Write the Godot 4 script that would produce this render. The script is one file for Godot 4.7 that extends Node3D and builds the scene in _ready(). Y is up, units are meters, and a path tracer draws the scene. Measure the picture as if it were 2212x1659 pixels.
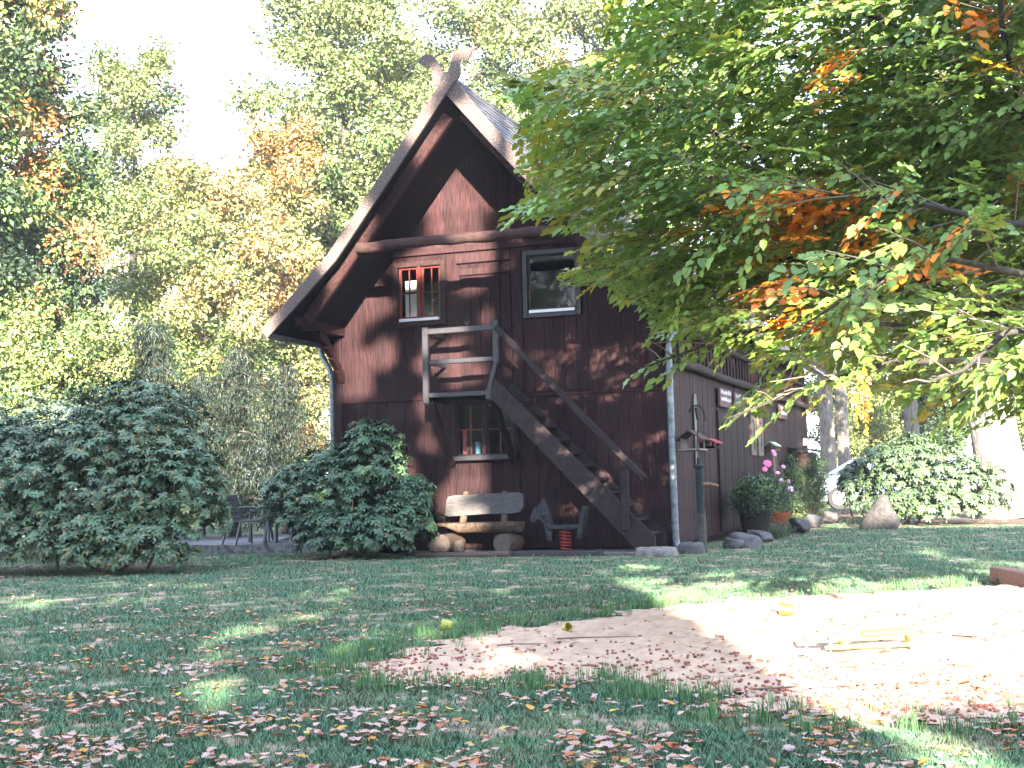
extends Node3D

# The place is laid out in metres in the house's own frame: the front wall lies in z = 0 between x = -5.88 and x = 0,
# the long side wall lies in x = 0 and runs back to z = -16.6, y is up, the lawn is at y = -0.05.
const EYE := Vector3(4.8055, 1.05, 20.7644)
const FOCAL := 2894.2
const LAWN := -0.05
const SUN := Vector3(-0.40, -0.30, -1.0)
var view := Basis(Vector3(0.94048, -0.02439, -0.33897), Vector3(0.04853, 0.99684, 0.06293), Vector3(0.33637, -0.07563, 0.93869)).orthonormalized()
var rng := RandomNumberGenerator.new()
var taken := {}
var M := {}
var clumps := {}
var dapple := FastNoiseLite.new()
var patchy := FastNoiseLite.new()
var sand_outline := PackedVector2Array([Vector2(0.95, 13.4), Vector2(0.98, 12.6), Vector2(0.98, 11.75), Vector2(1.5, 10.3), Vector2(2.0, 8.95), Vector2(3.02, 7.9), Vector2(4.43, 6.89), Vector2(5.1, 5.95), Vector2(8.6, 4.6), Vector2(9.5, 8.0), Vector2(9.0, 13.5), Vector2(6.2, 14.3), Vector2(4.87, 14.25), Vector2(4.05, 14.75), Vector2(3.34, 14.0), Vector2(2.66, 13.5), Vector2(2.0, 13.75), Vector2(1.37, 13.75)])
var roof_left := PackedVector2Array([Vector2(0, 7.144), Vector2(-0.9, 5.99), Vector2(-1.95, 4.678), Vector2(-2.6, 4.06), Vector2(-3.2, 3.52)])
var roof_right := PackedVector2Array([Vector2(0, 7.144), Vector2(0.7, 6.3), Vector2(1.32, 5.598), Vector2(2.06, 4.794), Vector2(2.635, 4.287), Vector2(3.24, 3.80)])


func _ready():
	rng.seed = 7
	set_camera_and_light()
	dapple.seed = 3
	dapple.frequency = 1.7
	dapple.fractal_octaves = 2
	patchy.seed = 11
	patchy.frequency = 0.35
	patchy.fractal_octaves = 3
	make_materials()
	make_clumps()
	build_ground()
	build_house()
	build_wall_things()
	build_front_things()
	build_patio()
	build_background()
	build_bushes()
	build_right_side()
	build_near_tree()
	build_shading_trees()
	build_sand_things()
	build_litter()


func set_camera_and_light():
	var cam := Camera3D.new()
	cam.name = "camera"
	cam.transform = Transform3D(view, EYE)
	cam.fov = 31.99
	cam.near = 0.1
	cam.far = 600.0
	add_child(cam)
	cam.current = true
	var env := Environment.new()
	env.background_mode = Environment.BG_SKY
	var sky_m := ProceduralSkyMaterial.new()
	sky_m.sky_top_color = Color(0.70, 0.78, 0.91)
	sky_m.sky_horizon_color = Color(0.88, 0.90, 0.93)
	sky_m.sky_curve = 0.25
	sky_m.sky_energy_multiplier = 0.8
	sky_m.ground_bottom_color = Color(0.25, 0.28, 0.2)
	sky_m.ground_horizon_color = Color(0.5, 0.55, 0.5)
	sky_m.sun_angle_max = 20.0
	var sky := Sky.new()
	sky.sky_material = sky_m
	env.sky = sky
	env.background_energy_multiplier = 1.0
	env.tonemap_mode = Environment.TONE_MAPPER_LINEAR
	env.tonemap_exposure = 12.0
	env.fog_enabled = true
	env.fog_density = 0.0005
	env.fog_light_color = Color(0.95, 0.97, 1.0)
	env.sdfgi_enabled = true
	env.ssao_enabled = true
	env.ssil_enabled = true
	var we := WorldEnvironment.new()
	we.name = "world_environment"
	we.environment = env
	add_child(we)
	var sun := DirectionalLight3D.new()
	sun.name = "sun"
	sun.light_energy = 1.6
	sun.light_color = Color(1.0, 0.94, 0.86)
	sun.light_angular_distance = 0.45
	sun.shadow_enabled = true
	sun.directional_shadow_max_distance = 120.0
	sun.transform = Transform3D(Basis.looking_at(SUN.normalized(), Vector3.UP), Vector3(0, 20, 30))
	add_child(sun)


# ------------------------------------------------------------------ places

func at(px, py, depth) -> Vector3:
	return EYE + view * Vector3((px - 1106.0) / FOCAL, -(py - 829.5) / FOCAL, -1.0) * depth


func below(px, depth) -> Vector3:
	var p := at(px, 950.0, depth)
	p.y = LAWN
	return p


func seen(p: Vector3) -> Vector3:
	var v := view.transposed() * (p - EYE)
	return Vector3(1106.0 + FOCAL * v.x / -v.z, 829.5 - FOCAL * v.y / -v.z, -v.z)


func roof_at(x: float) -> float:
	# height of the lower edge of the gable boards at x
	var d := x + 2.94
	var line := roof_left if d < 0 else roof_right
	for i in line.size() - 1:
		var a := line[i]
		var b := line[i + 1]
		if absf(d) <= absf(b.x):
			return lerpf(a.y, b.y, (absf(d) - absf(a.x)) / (absf(b.x) - absf(a.x)))
	return line[line.size() - 1].y


func rnd(a: float, b: float) -> float:
	return rng.randf_range(a, b)


func rdir() -> Vector3:
	var z := rnd(-1, 1)
	var t := rnd(0, TAU)
	var r := sqrt(1 - z * z)
	return Vector3(r * cos(t), z, r * sin(t))


# ------------------------------------------------------------------ nodes

func numbered(called: String) -> String:
	var n: int = taken.get(called, 0)
	taken[called] = n + 1
	return called if n == 0 else "%s_%03d" % [called, n]


func tag(o: Node3D, label: String, category: String, group := "") -> Node3D:
	o.set_meta("label", label)
	o.set_meta("category", category)
	if group != "":
		o.set_meta("group", group)
	return o


func thing(called: String, label: String, category: String, where := Vector3.ZERO, group := "") -> Node3D:
	var o := Node3D.new()
	o.name = numbered(called)
	o.position = where
	add_child(o)
	tag(o, label, category, group)
	return o


func obj(called: String, mesh: Mesh, material: Material, parent: Node3D = null, where := Transform3D()) -> MeshInstance3D:
	var o := MeshInstance3D.new()
	o.mesh = mesh
	o.material_override = material
	o.transform = where
	if parent == null:
		o.name = numbered(called)
		add_child(o)
	else:
		o.name = called
		parent.add_child(o, true)
	return o


func done(called: String, st: SurfaceTool, material: Material, parent: Node3D = null) -> MeshInstance3D:
	return obj(called, st.commit(), material, parent)


func struct(called: String, mesh: Mesh, material: Material) -> MeshInstance3D:
	var o := obj(called, mesh, material)
	o.set_meta("kind", "structure")
	return o


func many(called: String, mesh: Mesh, material: Material, buffer: PackedFloat32Array, parent: Node3D = null) -> MultiMeshInstance3D:
	var mm := MultiMesh.new()
	mm.transform_format = MultiMesh.TRANSFORM_3D
	mm.use_colors = true
	mm.mesh = mesh
	mm.instance_count = buffer.size() / 16
	mm.buffer = buffer
	var o := MultiMeshInstance3D.new()
	o.multimesh = mm
	o.material_override = material
	o.set_meta("kind", "stuff")
	if parent == null:
		o.name = numbered(called)
		add_child(o)
	else:
		o.name = called
		parent.add_child(o, true)
	return o


func push(buf: PackedFloat32Array, t: Transform3D, c: Color):
	buf.append_array(PackedFloat32Array([t.basis.x.x, t.basis.y.x, t.basis.z.x, t.origin.x, t.basis.x.y, t.basis.y.y, t.basis.z.y, t.origin.y, t.basis.x.z, t.basis.y.z, t.basis.z.z, t.origin.z, c.r, c.g, c.b, 1.0]))


# ------------------------------------------------------------------ shapes

func mk() -> SurfaceTool:
	var st := SurfaceTool.new()
	st.begin(Mesh.PRIMITIVE_TRIANGLES)
	return st


func tri(st: SurfaceTool, a: Vector3, b: Vector3, c: Vector3, n: Vector3):
	st.set_normal(n)
	st.add_vertex(a)
	if (b - a).cross(c - a).dot(n) > 0:
		st.add_vertex(c)
		st.add_vertex(b)
	else:
		st.add_vertex(b)
		st.add_vertex(c)


func quad(st: SurfaceTool, a: Vector3, b: Vector3, c: Vector3, d: Vector3, n: Vector3):
	tri(st, a, b, c, n)
	tri(st, a, c, d, n)


func box(st: SurfaceTool, xf: Transform3D, size: Vector3, bevel := 0.008):
	var h := size / 2
	var b: float = minf(bevel, minf(h.x, minf(h.y, h.z)) * 0.6)
	for i in 3:
		var j := (i + 1) % 3
		var k := (i + 2) % 3
		for s in [-1.0, 1.0]:
			var q := []
			for e in [[-1, -1], [1, -1], [1, 1], [-1, 1]]:
				var v := Vector3()
				v[i] = s * h[i]
				v[j] = e[0] * (h[j] - b)
				v[k] = e[1] * (h[k] - b)
				q.append(xf * v)
			var n := Vector3()
			n[i] = s
			quad(st, q[0], q[1], q[2], q[3], (xf.basis * n).normalized())
			for t in [-1.0, 1.0]:
				# chamfer between face i (sign s) and face j (sign t)
				var p := []
				for e in [[0, -1], [0, 1], [1, 1], [1, -1]]:
					var v := Vector3()
					v[i] = s * (h[i] - (b if e[0] == 1 else 0.0))
					v[j] = t * (h[j] - (0.0 if e[0] == 1 else b))
					v[k] = e[1] * (h[k] - b)
					p.append(xf * v)
				var m := Vector3()
				m[i] = s
				m[j] = t
				quad(st, p[0], p[1], p[2], p[3], (xf.basis * m).normalized())
	for sx in [-1.0, 1.0]:
		for sy in [-1.0, 1.0]:
			for sz in [-1.0, 1.0]:
				var s3 := Vector3(sx, sy, sz)
				var a := xf * (s3 * Vector3(h.x, h.y - b, h.z - b))
				var c := xf * (s3 * Vector3(h.x - b, h.y, h.z - b))
				var d := xf * (s3 * Vector3(h.x - b, h.y - b, h.z))
				tri(st, a, c, d, (xf.basis * s3).normalized())


func slab(st: SurfaceTool, lo: Vector3, hi: Vector3, bevel := 0.008):
	box(st, Transform3D(Basis(), (lo + hi) / 2), hi - lo, bevel)


func beam(st: SurfaceTool, a: Vector3, b: Vector3, wide: float, deep: float, side := Vector3(0, 0, 1), bevel := 0.01):
	# a squared timber from a to b; deep runs along side
	var y := (b - a).normalized()
	var z := (side - y * side.dot(y)).normalized()
	var x := y.cross(z)
	box(st, Transform3D(Basis(x, y, z), (a + b) / 2), Vector3(wide, a.distance_to(b), deep), bevel)


func prism(st: SurfaceTool, poly: PackedVector2Array, z0: float, z1: float, xf := Transform3D()):
	var idx := Geometry2D.triangulate_polygon(poly)
	for z in [z0, z1]:
		var n := xf.basis * Vector3(0, 0, 1 if z == maxf(z0, z1) else -1)
		for i in range(0, idx.size(), 3):
			var a := poly[idx[i]]
			var b := poly[idx[i + 1]]
			var c := poly[idx[i + 2]]
			tri(st, xf * Vector3(a.x, a.y, z), xf * Vector3(b.x, b.y, z), xf * Vector3(c.x, c.y, z), n)
	var area := 0.0
	for i in poly.size():
		area += poly[i].cross(poly[(i + 1) % poly.size()])
	for i in poly.size():
		var a := poly[i]
		var b := poly[(i + 1) % poly.size()]
		var t := b - a
		var n := Vector3(t.y, -t.x, 0).normalized() * signf(area)
		quad(st, xf * Vector3(a.x, a.y, z0), xf * Vector3(b.x, b.y, z0), xf * Vector3(b.x, b.y, z1), xf * Vector3(a.x, a.y, z1), xf.basis * n)


func tube(st: SurfaceTool, pts: Array, radii: Array, sides := 8, capped := true, wob := 0.0):
	var rings := []
	var normals := []
	var u := Vector3()
	for i in pts.size():
		var p: Vector3 = pts[i]
		var before: Vector3 = pts[maxi(i - 1, 0)]
		var after: Vector3 = pts[mini(i + 1, pts.size() - 1)]
		var t := (after - before).normalized()
		if i == 0:
			u = t.cross(Vector3(0.31, 0.2, 0.93) if absf(t.z) < 0.9 else Vector3(1, 0, 0)).normalized()
		u = (u - t * u.dot(t)).normalized()
		var v := t.cross(u)
		var ring := []
		var nr := []
		for k in sides:
			var a := TAU * k / sides
			var n := u * cos(a) + v * sin(a)
			var r: float = radii[i]
			if wob > 0:
				r *= 1 + wob * sin(a * 3 + i * 0.7) * 0.6 + wob * sin(a * 5 + i * 1.3) * 0.4
			ring.append(p + n * r)
			nr.append(n)
		rings.append(ring)
		normals.append(nr)
	for i in pts.size() - 1:
		for k in sides:
			var l := (k + 1) % sides
			for e in [[i, k, i, l, i + 1, l], [i, k, i + 1, l, i + 1, k]]:
				var order := [[e[0], e[1]], [e[2], e[3]], [e[4], e[5]]]
				var a: Vector3 = rings[order[0][0]][order[0][1]]
				var b: Vector3 = rings[order[1][0]][order[1][1]]
				var c: Vector3 = rings[order[2][0]][order[2][1]]
				if (b - a).cross(c - a).dot(normals[i][k]) > 0:
					order = [order[0], order[2], order[1]]
				for o in order:
					st.set_normal(normals[o[0]][o[1]])
					st.add_vertex(rings[o[0]][o[1]])
	if capped:
		for e in [0, pts.size() - 1]:
			var n: Vector3 = (pts[0] - pts[1]).normalized() if e == 0 else (pts[e] - pts[e - 1]).normalized()
			for k in sides:
				tri(st, pts[e], rings[e][k], rings[e][(k + 1) % sides], n)


func lathe(st: SurfaceTool, profile: Array, sides: int, xf := Transform3D()):
	for i in profile.size() - 1:
		var a: Vector2 = profile[i]
		var b: Vector2 = profile[i + 1]
		var t := b - a
		var out := Vector2(t.y, -t.x).normalized()
		for k in sides:
			var c0 := TAU * k / sides
			var c1 := TAU * (k + 1) / sides
			var p := [Vector3(a.x * cos(c0), a.y, a.x * sin(c0)), Vector3(a.x * cos(c1), a.y, a.x * sin(c1)), Vector3(b.x * cos(c1), b.y, b.x * sin(c1)), Vector3(b.x * cos(c0), b.y, b.x * sin(c0))]
			var m := (c0 + c1) / 2
			var n := (xf.basis * Vector3(out.x * cos(m), out.y, out.x * sin(m))).normalized()
			quad(st, xf * p[0], xf * p[1], xf * p[2], xf * p[3], n)


func rock_mesh(size: Vector3, s: int, rough := 0.25, flat := 0.0) -> ArrayMesh:
	var sph := SphereMesh.new()
	sph.radius = 0.5
	sph.height = 1.0
	sph.radial_segments = 22
	sph.rings = 13
	var arr := sph.get_mesh_arrays()
	var v: PackedVector3Array = arr[Mesh.ARRAY_VERTEX]
	var nz := FastNoiseLite.new()
	nz.seed = s
	nz.frequency = 1.1
	nz.fractal_octaves = 4
	for i in v.size():
		var d := v[i]
		var f := 1 + rough * 1.6 * nz.get_noise_3d(d.x * 2, d.y * 2, d.z * 2)
		var p := d * f
		if flat > 0:
			p.y = minf(p.y, flat + 0.06 * nz.get_noise_2d(d.x * 3, d.z * 3))
		p.y = maxf(p.y, -0.32)
		v[i] = p * size
	arr[Mesh.ARRAY_VERTEX] = v
	var st := SurfaceTool.new()
	st.create_from_arrays(arr)
	st.generate_normals()
	return st.commit()


# ------------------------------------------------------------------ materials

func noise_tex(freq: float, stops: Array, s: int, octaves := 4, size := 512) -> NoiseTexture2D:
	var n := FastNoiseLite.new()
	n.seed = s
	n.frequency = freq
	n.fractal_octaves = octaves
	n.fractal_gain = 0.55
	var g := Gradient.new()
	var offs := PackedFloat32Array()
	var cols := PackedColorArray()
	for q in stops:
		offs.append(q[0])
		cols.append(q[1])
	g.offsets = offs
	g.colors = cols
	var t := NoiseTexture2D.new()
	t.width = size
	t.height = size
	t.seamless = true
	t.noise = n
	t.color_ramp = g
	return t


func grey(v: float) -> Color:
	return Color(v, v, v)


func mat(called: String, albedo: Color, rough := 0.8, tex: Texture2D = null, scale := Vector3.ONE, bump: Texture2D = null, bump_cm := 0.3, world := true) -> StandardMaterial3D:
	var m := StandardMaterial3D.new()
	m.resource_name = called
	m.albedo_color = albedo.linear_to_srgb()
	m.roughness = rough
	if tex:
		m.albedo_texture = tex
	if bump:
		m.heightmap_enabled = true
		m.heightmap_texture = bump
		m.heightmap_scale = bump_cm
	if tex or bump:
		m.uv1_triplanar = true
		m.uv1_world_triplanar = world
		m.uv1_scale = scale
	M[called] = m
	return m


func leafy(called: String, back := 0.35, rough := 0.55) -> StandardMaterial3D:
	var m := StandardMaterial3D.new()
	m.resource_name = called
	m.vertex_color_use_as_albedo = true
	m.roughness = rough
	m.backlight_enabled = true
	m.backlight = Color(back, back, back * 0.8)
	m.cull_mode = BaseMaterial3D.CULL_DISABLED
	M[called] = m
	return m


func make_materials():
	var grain := noise_tex(0.018, [[0.0, grey(0.5)], [0.38, grey(0.76)], [0.5, grey(0.86)], [0.62, grey(0.94)], [1.0, grey(1.0)]], 1)
	var soft := noise_tex(0.012, [[0.0, grey(0.72)], [0.5, grey(0.88)], [1.0, grey(1.0)]], 9, 4)
	var grain_h := noise_tex(0.03, [[0.0, grey(0.0)], [1.0, grey(1.0)]], 2, 4)
	var blotch := noise_tex(0.012, [[0.0, grey(0.55)], [0.45, grey(0.8)], [0.6, grey(0.95)], [1.0, grey(1.0)]], 4, 5)
	var fine := noise_tex(0.05, [[0.0, grey(0.0)], [1.0, grey(1.0)]], 5, 4)
	var lichen := noise_tex(0.03, [[0.0, grey(0.6)], [0.45, grey(0.68)], [0.56, grey(0.78)], [0.66, grey(1.0)], [1.0, grey(1.0)]], 6, 5)
	var up := Vector3(3.2, 0.22, 3.2)
	for i in 6:
		var f: float = [0.8, 0.93, 1.0, 1.08, 1.2, 0.87][i]
		var warm: float = [1.0, 1.08, 0.96, 1.0, 1.06, 0.94][i]
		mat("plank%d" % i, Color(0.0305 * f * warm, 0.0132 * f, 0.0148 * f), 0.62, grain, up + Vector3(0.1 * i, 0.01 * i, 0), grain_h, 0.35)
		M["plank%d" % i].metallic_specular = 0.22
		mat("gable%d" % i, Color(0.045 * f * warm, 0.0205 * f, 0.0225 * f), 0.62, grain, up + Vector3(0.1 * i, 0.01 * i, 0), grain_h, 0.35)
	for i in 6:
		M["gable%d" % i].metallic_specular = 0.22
	mat("dark_wood", Color(0.018, 0.0095, 0.0095), 0.7, grain, Vector3(2, 1, 2), grain_h, 0.3)
	mat("soffit", Color(0.014, 0.009, 0.010), 0.8, grain, Vector3(2, 2, 0.4), grain_h, 0.3)
	mat("red_beam", Color(0.040, 0.0175, 0.0175), 0.65, grain, Vector3(2, 1.2, 2), grain_h, 0.5)
	mat("old_beam", Color(0.060, 0.034, 0.032), 0.8, grain, Vector3(0.5, 6, 6), grain_h, 1.0)
	mat("log_rail", Color(0.065, 0.05, 0.045), 0.85, grain, Vector3(6, 6, 0.6), grain_h, 0.8)
	mat("stair_wood", Color(0.028, 0.020, 0.021), 0.6, soft, Vector3(1.1, 1.1, 1.1), grain_h, 0.2)
	mat("rail_wood", Color(0.024, 0.022, 0.028), 0.45, soft, Vector3(1.5, 1.5, 1.5), grain_h, 0.15)
	mat("barge", Color(0.16, 0.125, 0.117), 0.9, lichen, Vector3(2.4, 2.4, 2.4), fine, 0.6)
	mat("shingle0", Color(0.085, 0.085, 0.097), 0.85, blotch, Vector3(1.3, 1.3, 1.3), fine, 0.5)
	mat("shingle1", Color(0.105, 0.105, 0.117), 0.85, blotch, Vector3(1.1, 1.1, 1.1), fine, 0.5)
	mat("shingle2", Color(0.072, 0.073, 0.083), 0.85, blotch, Vector3(1.5, 1.5, 1.5), fine, 0.5)
	mat("zinc", Color(0.17, 0.20, 0.22), 0.45, blotch, Vector3(1.5, 1.5, 1.5)).metallic = 0.45
	mat("sill_metal", Color(0.62, 0.64, 0.68), 0.4).metallic = 0.3
	mat("red_paint", Color(0.16, 0.018, 0.010), 0.45, blotch, Vector3(3, 3, 3))
	mat("casing", Color(0.040, 0.021, 0.021), 0.5, grain, Vector3(2, 1, 2), grain_h, 0.2)
	mat("casing_dark", Color(0.026, 0.022, 0.027), 0.5, grain, Vector3(2, 1, 2), grain_h, 0.2)
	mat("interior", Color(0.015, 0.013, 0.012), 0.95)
	mat("curtain", Color(0.62, 0.62, 0.58), 0.95)
	mat("red_cloth", Color(0.45, 0.02, 0.03), 0.9)
	mat("blue_glass", Color(0.06, 0.16, 0.24), 0.3)
	var glass := mat("glass", Color(1, 1, 1), 0.03)
	glass.transparency = BaseMaterial3D.TRANSPARENCY_ALPHA
	glass.albedo_color = Color(0, 0, 0, 0.04)
	glass.metallic_specular = 0.85
	mat("bench_wood", Color(0.092, 0.087, 0.087), 0.85, soft, Vector3(0.9, 5, 5), grain_h, 0.4)
	mat("log_wood", Color(0.105, 0.073, 0.054), 0.85, blotch, Vector3(2, 2, 2), grain_h, 0.8)
	mat("log_end", Color(0.15, 0.12, 0.10), 0.9, lichen, Vector3(3, 3, 3), fine, 0.4)
	mat("toy_wood", Color(0.05, 0.05, 0.056), 0.8, grain, Vector3(3, 1, 3), grain_h, 0.4)
	mat("spring_red", Color(0.22, 0.012, 0.012), 0.35)
	mat("concrete", Color(0.36, 0.33, 0.30), 0.95, blotch, Vector3(2, 2, 2), fine, 0.8)
	mat("slab", Color(0.11, 0.10, 0.095), 0.95, blotch, Vector3(1.2, 1.2, 1.2), fine, 0.6)
	mat("patio_stone", Color(0.15, 0.145, 0.155), 0.95, blotch, Vector3(1.2, 1.2, 1.2), fine, 0.5)
	mat("stone", Color(0.11, 0.105, 0.11), 0.9, soft, Vector3(1.5, 1.5, 1.5), fine, 1.2, false)
	mat("pale_stone", Color(0.20, 0.18, 0.165), 0.9, blotch, Vector3(1.2, 1.2, 1.2), fine, 1.2, false)
	mat("boulder_stone", Color(0.062, 0.056, 0.054), 0.95, blotch, Vector3(1.5, 1.5, 1.5), fine, 1.5, false)
	mat("chair_plastic", Color(0.030, 0.034, 0.045), 0.4)
	mat("table_plastic", Color(0.026, 0.028, 0.036), 0.4)
	mat("pump_iron", Color(0.022, 0.030, 0.031), 0.6, blotch, Vector3(4, 4, 4), fine, 0.4)
	mat("mossy_post", Color(0.05, 0.05, 0.04), 0.9, blotch, Vector3(3, 0.8, 3), grain_h, 1.0)
	mat("sign_wood", Color(0.16, 0.10, 0.10), 0.8, grain, Vector3(4, 4, 0.5), grain_h, 0.3)
	mat("white_paint", Color(0.5, 0.5, 0.52), 0.6)
	mat("shutter_wood", Color(0.16, 0.115, 0.085), 0.75, grain, Vector3(4, 0.5, 4), grain_h, 0.3)
	mat("shutter_panel", Color(0.035, 0.04, 0.05), 0.35)
	mat("feeder_wood", Color(0.10, 0.066, 0.055), 0.85, grain, Vector3(6, 6, 2), grain_h, 0.4)
	mat("feeder_trim", Color(0.22, 0.20, 0.18), 0.8, grain, Vector3(6, 6, 2))
	mat("red_roof", Color(0.26, 0.018, 0.02), 0.5)
	mat("green_roof", Color(0.20, 0.29, 0.20), 0.6)
	mat("terracotta", Color(0.26, 0.07, 0.028), 0.8, blotch, Vector3(4, 4, 4))
	mat("dark_tub", Color(0.012, 0.010, 0.010), 0.7)
	mat("bark", Color(0.085, 0.07, 0.058), 0.95, blotch, Vector3(2, 0.7, 2), grain_h, 2.0)
	mat("pale_bark", Color(0.21, 0.19, 0.17), 0.95, blotch, Vector3(1.4, 0.35, 1.4), grain_h, 4.0)
	mat("twig", Color(0.13, 0.105, 0.08), 0.85)
	mat("near_bark", Color(0.042, 0.037, 0.031), 0.9, blotch, Vector3(5, 5, 5), fine, 0.4)
	mat("car_paint", Color(0.16, 0.19, 0.27), 0.22, null).metallic = 0.35
	mat("car_glass", Color(0.03, 0.04, 0.06), 0.05)
	mat("tyre", Color(0.015, 0.015, 0.016), 0.85)
	mat("rim_metal", Color(0.5, 0.5, 0.52), 0.35).metallic = 0.6
	mat("head_lamp", Color(0.7, 0.72, 0.75), 0.1)
	mat("plate_white", Color(0.8, 0.8, 0.8), 0.4)
	mat("yellow_plastic", Color(0.34, 0.27, 0.03), 0.35)
	mat("lime_plastic", Color(0.30, 0.33, 0.05), 0.35)
	mat("orange_plastic", Color(0.22, 0.075, 0.02), 0.4)
	mat("black_plastic", Color(0.02, 0.02, 0.022), 0.5)
	mat("pale_plastic", Color(0.7, 0.68, 0.45), 0.4)
	mat("blue_plastic", Color(0.06, 0.14, 0.55), 0.4)
	mat("teal_plastic", Color(0.12, 0.24, 0.24), 0.4)
	mat("pink_plastic", Color(0.45, 0.12, 0.14), 0.4)
	mat("timber", Color(0.26, 0.115, 0.075), 0.85, grain, Vector3(2, 5, 2), grain_h, 0.6)
	mat("sand_log", Color(0.42, 0.33, 0.25), 0.9, grain, Vector3(0.7, 4, 3), grain_h, 1.2)
	mat("husk_shell", Color(0.2, 0.075, 0.055), 0.9)
	for k in ["dark_wood", "soffit", "red_beam", "old_beam", "log_rail", "stair_wood", "casing", "barge", "bench_wood", "log_wood", "log_end", "toy_wood", "interior", "shingle0", "shingle1", "shingle2", "stone", "feeder_wood", "sign_wood", "dark_tub", "terracotta", "pump_iron"]:
		M[k].metallic_specular = 0.25
	leafy("leaves", 0.4, 0.6)
	leafy("rhodo_leaf", 0.12, 0.55)
	leafy("near_leaf", 0.8, 0.5)
	leafy("litter", 0.4, 0.85)
	leafy("grass_blade", 0.3, 0.7)
	leafy("petals", 0.4, 0.6)
	var lawn_tex := noise_tex(0.010, [[0.0, Color(0.24, 0.34, 0.22)], [0.40, Color(0.28, 0.36, 0.25)], [0.52, Color(0.40, 0.40, 0.31)], [0.63, Color(0.54, 0.46, 0.40)], [1.0, Color(0.60, 0.52, 0.46)]], 21, 5, 1024)
	mat("lawn", Color(0.9, 0.9, 0.9), 1.0, lawn_tex, Vector3(0.22, 0.22, 0.22), fine, 1.0)
	var sand_tex := noise_tex(0.02, [[0.0, Color(0.58, 0.475, 0.40)], [0.5, Color(0.66, 0.56, 0.48)], [1.0, Color(0.72, 0.63, 0.55)]], 22, 5)
	mat("sand", Color(0.98, 0.98, 0.98), 1.0, sand_tex, Vector3(0.5, 0.5, 0.5), fine, 1.2)
	var dirt_tex := noise_tex(0.03, [[0.0, Color(0.28, 0.23, 0.2)], [0.5, Color(0.40, 0.34, 0.30)], [1.0, Color(0.50, 0.44, 0.40)]], 23, 5)
	mat("dirt", Color(0.9, 0.9, 0.9), 1.0, dirt_tex, Vector3(0.7, 0.7, 0.7), fine, 1.0)
	for k in ["lawn", "sand", "dirt"]:
		M[k].metallic_specular = 0.2


# ------------------------------------------------------------------ foliage building blocks

func leaf_cloud(count: int, ln: float, wd: float, cols: Array, s: int, droop := 0.2) -> ArrayMesh:
	# many small folded leaves through a ball of radius 1
	var r := RandomNumberGenerator.new()
	r.seed = s
	var v := PackedVector3Array()
	var n := PackedVector3Array()
	var c := PackedColorArray()
	var idx := PackedInt32Array()
	for i in count:
		var z := r.randf_range(-1, 1)
		var t := r.randf_range(0, TAU)
		var q := sqrt(1 - z * z)
		var out := Vector3(q * cos(t), z, q * sin(t))
		var p: Vector3 = out * pow(r.randf(), 0.45) * Vector3(1, 0.75, 1)
		var dir := (out * 0.6 + Vector3(r.randf_range(-1, 1), r.randf_range(-0.8, 0.5) - droop, r.randf_range(-1, 1))).normalized()
		var nn := (Vector3(r.randf_range(-1, 1), r.randf_range(0.0, 1.4), r.randf_range(-1, 1)) + out * 0.5)
		var side := dir.cross(nn).normalized()
		nn = side.cross(dir).normalized()
		var l := ln * r.randf_range(0.7, 1.25)
		var w := wd * r.randf_range(0.7, 1.25)
		var k := v.size()
		v.append_array(PackedVector3Array([p, p + dir * l * 0.5 + side * w * 0.5 + nn * w * 0.16, p + dir * l, p + dir * l * 0.5 - side * w * 0.5 + nn * w * 0.16]))
		var nb := (nn * 0.7 + out * 0.75).normalized()
		if nb.dot(nn) < 0.15:
			nb = nn
		var n1 := (nb - side * 0.2).normalized()
		var n2 := (nb + side * 0.2).normalized()
		n.append_array(PackedVector3Array([nb, n1, nb, n2]))
		var col: Color = cols[r.randi() % cols.size()]
		col = col * r.randf_range(0.8, 1.2)
		c.append_array(PackedColorArray([col, col, col, col]))
		idx.append_array(PackedInt32Array([k, k + 1, k + 2, k, k + 2, k + 3]))
	return arrays_mesh(v, n, c, idx)


func arrays_mesh(v: PackedVector3Array, n: PackedVector3Array, c: PackedColorArray, idx: PackedInt32Array) -> ArrayMesh:
	# every triangle wound so that its own normal faces the way its vertices say
	for i in range(0, idx.size(), 3):
		var a := v[idx[i]]
		var f := (v[idx[i + 1]] - a).cross(v[idx[i + 2]] - a)
		if f.dot(n[idx[i]] + n[idx[i + 1]] + n[idx[i + 2]]) > 0:
			var q := idx[i + 1]
			idx[i + 1] = idx[i + 2]
			idx[i + 2] = q
	var arr := []
	arr.resize(Mesh.ARRAY_MAX)
	arr[Mesh.ARRAY_VERTEX] = v
	arr[Mesh.ARRAY_NORMAL] = n
	arr[Mesh.ARRAY_COLOR] = c
	arr[Mesh.ARRAY_INDEX] = idx
	var m := ArrayMesh.new()
	m.add_surface_from_arrays(Mesh.PRIMITIVE_TRIANGLES, arr)
	return m


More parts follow.
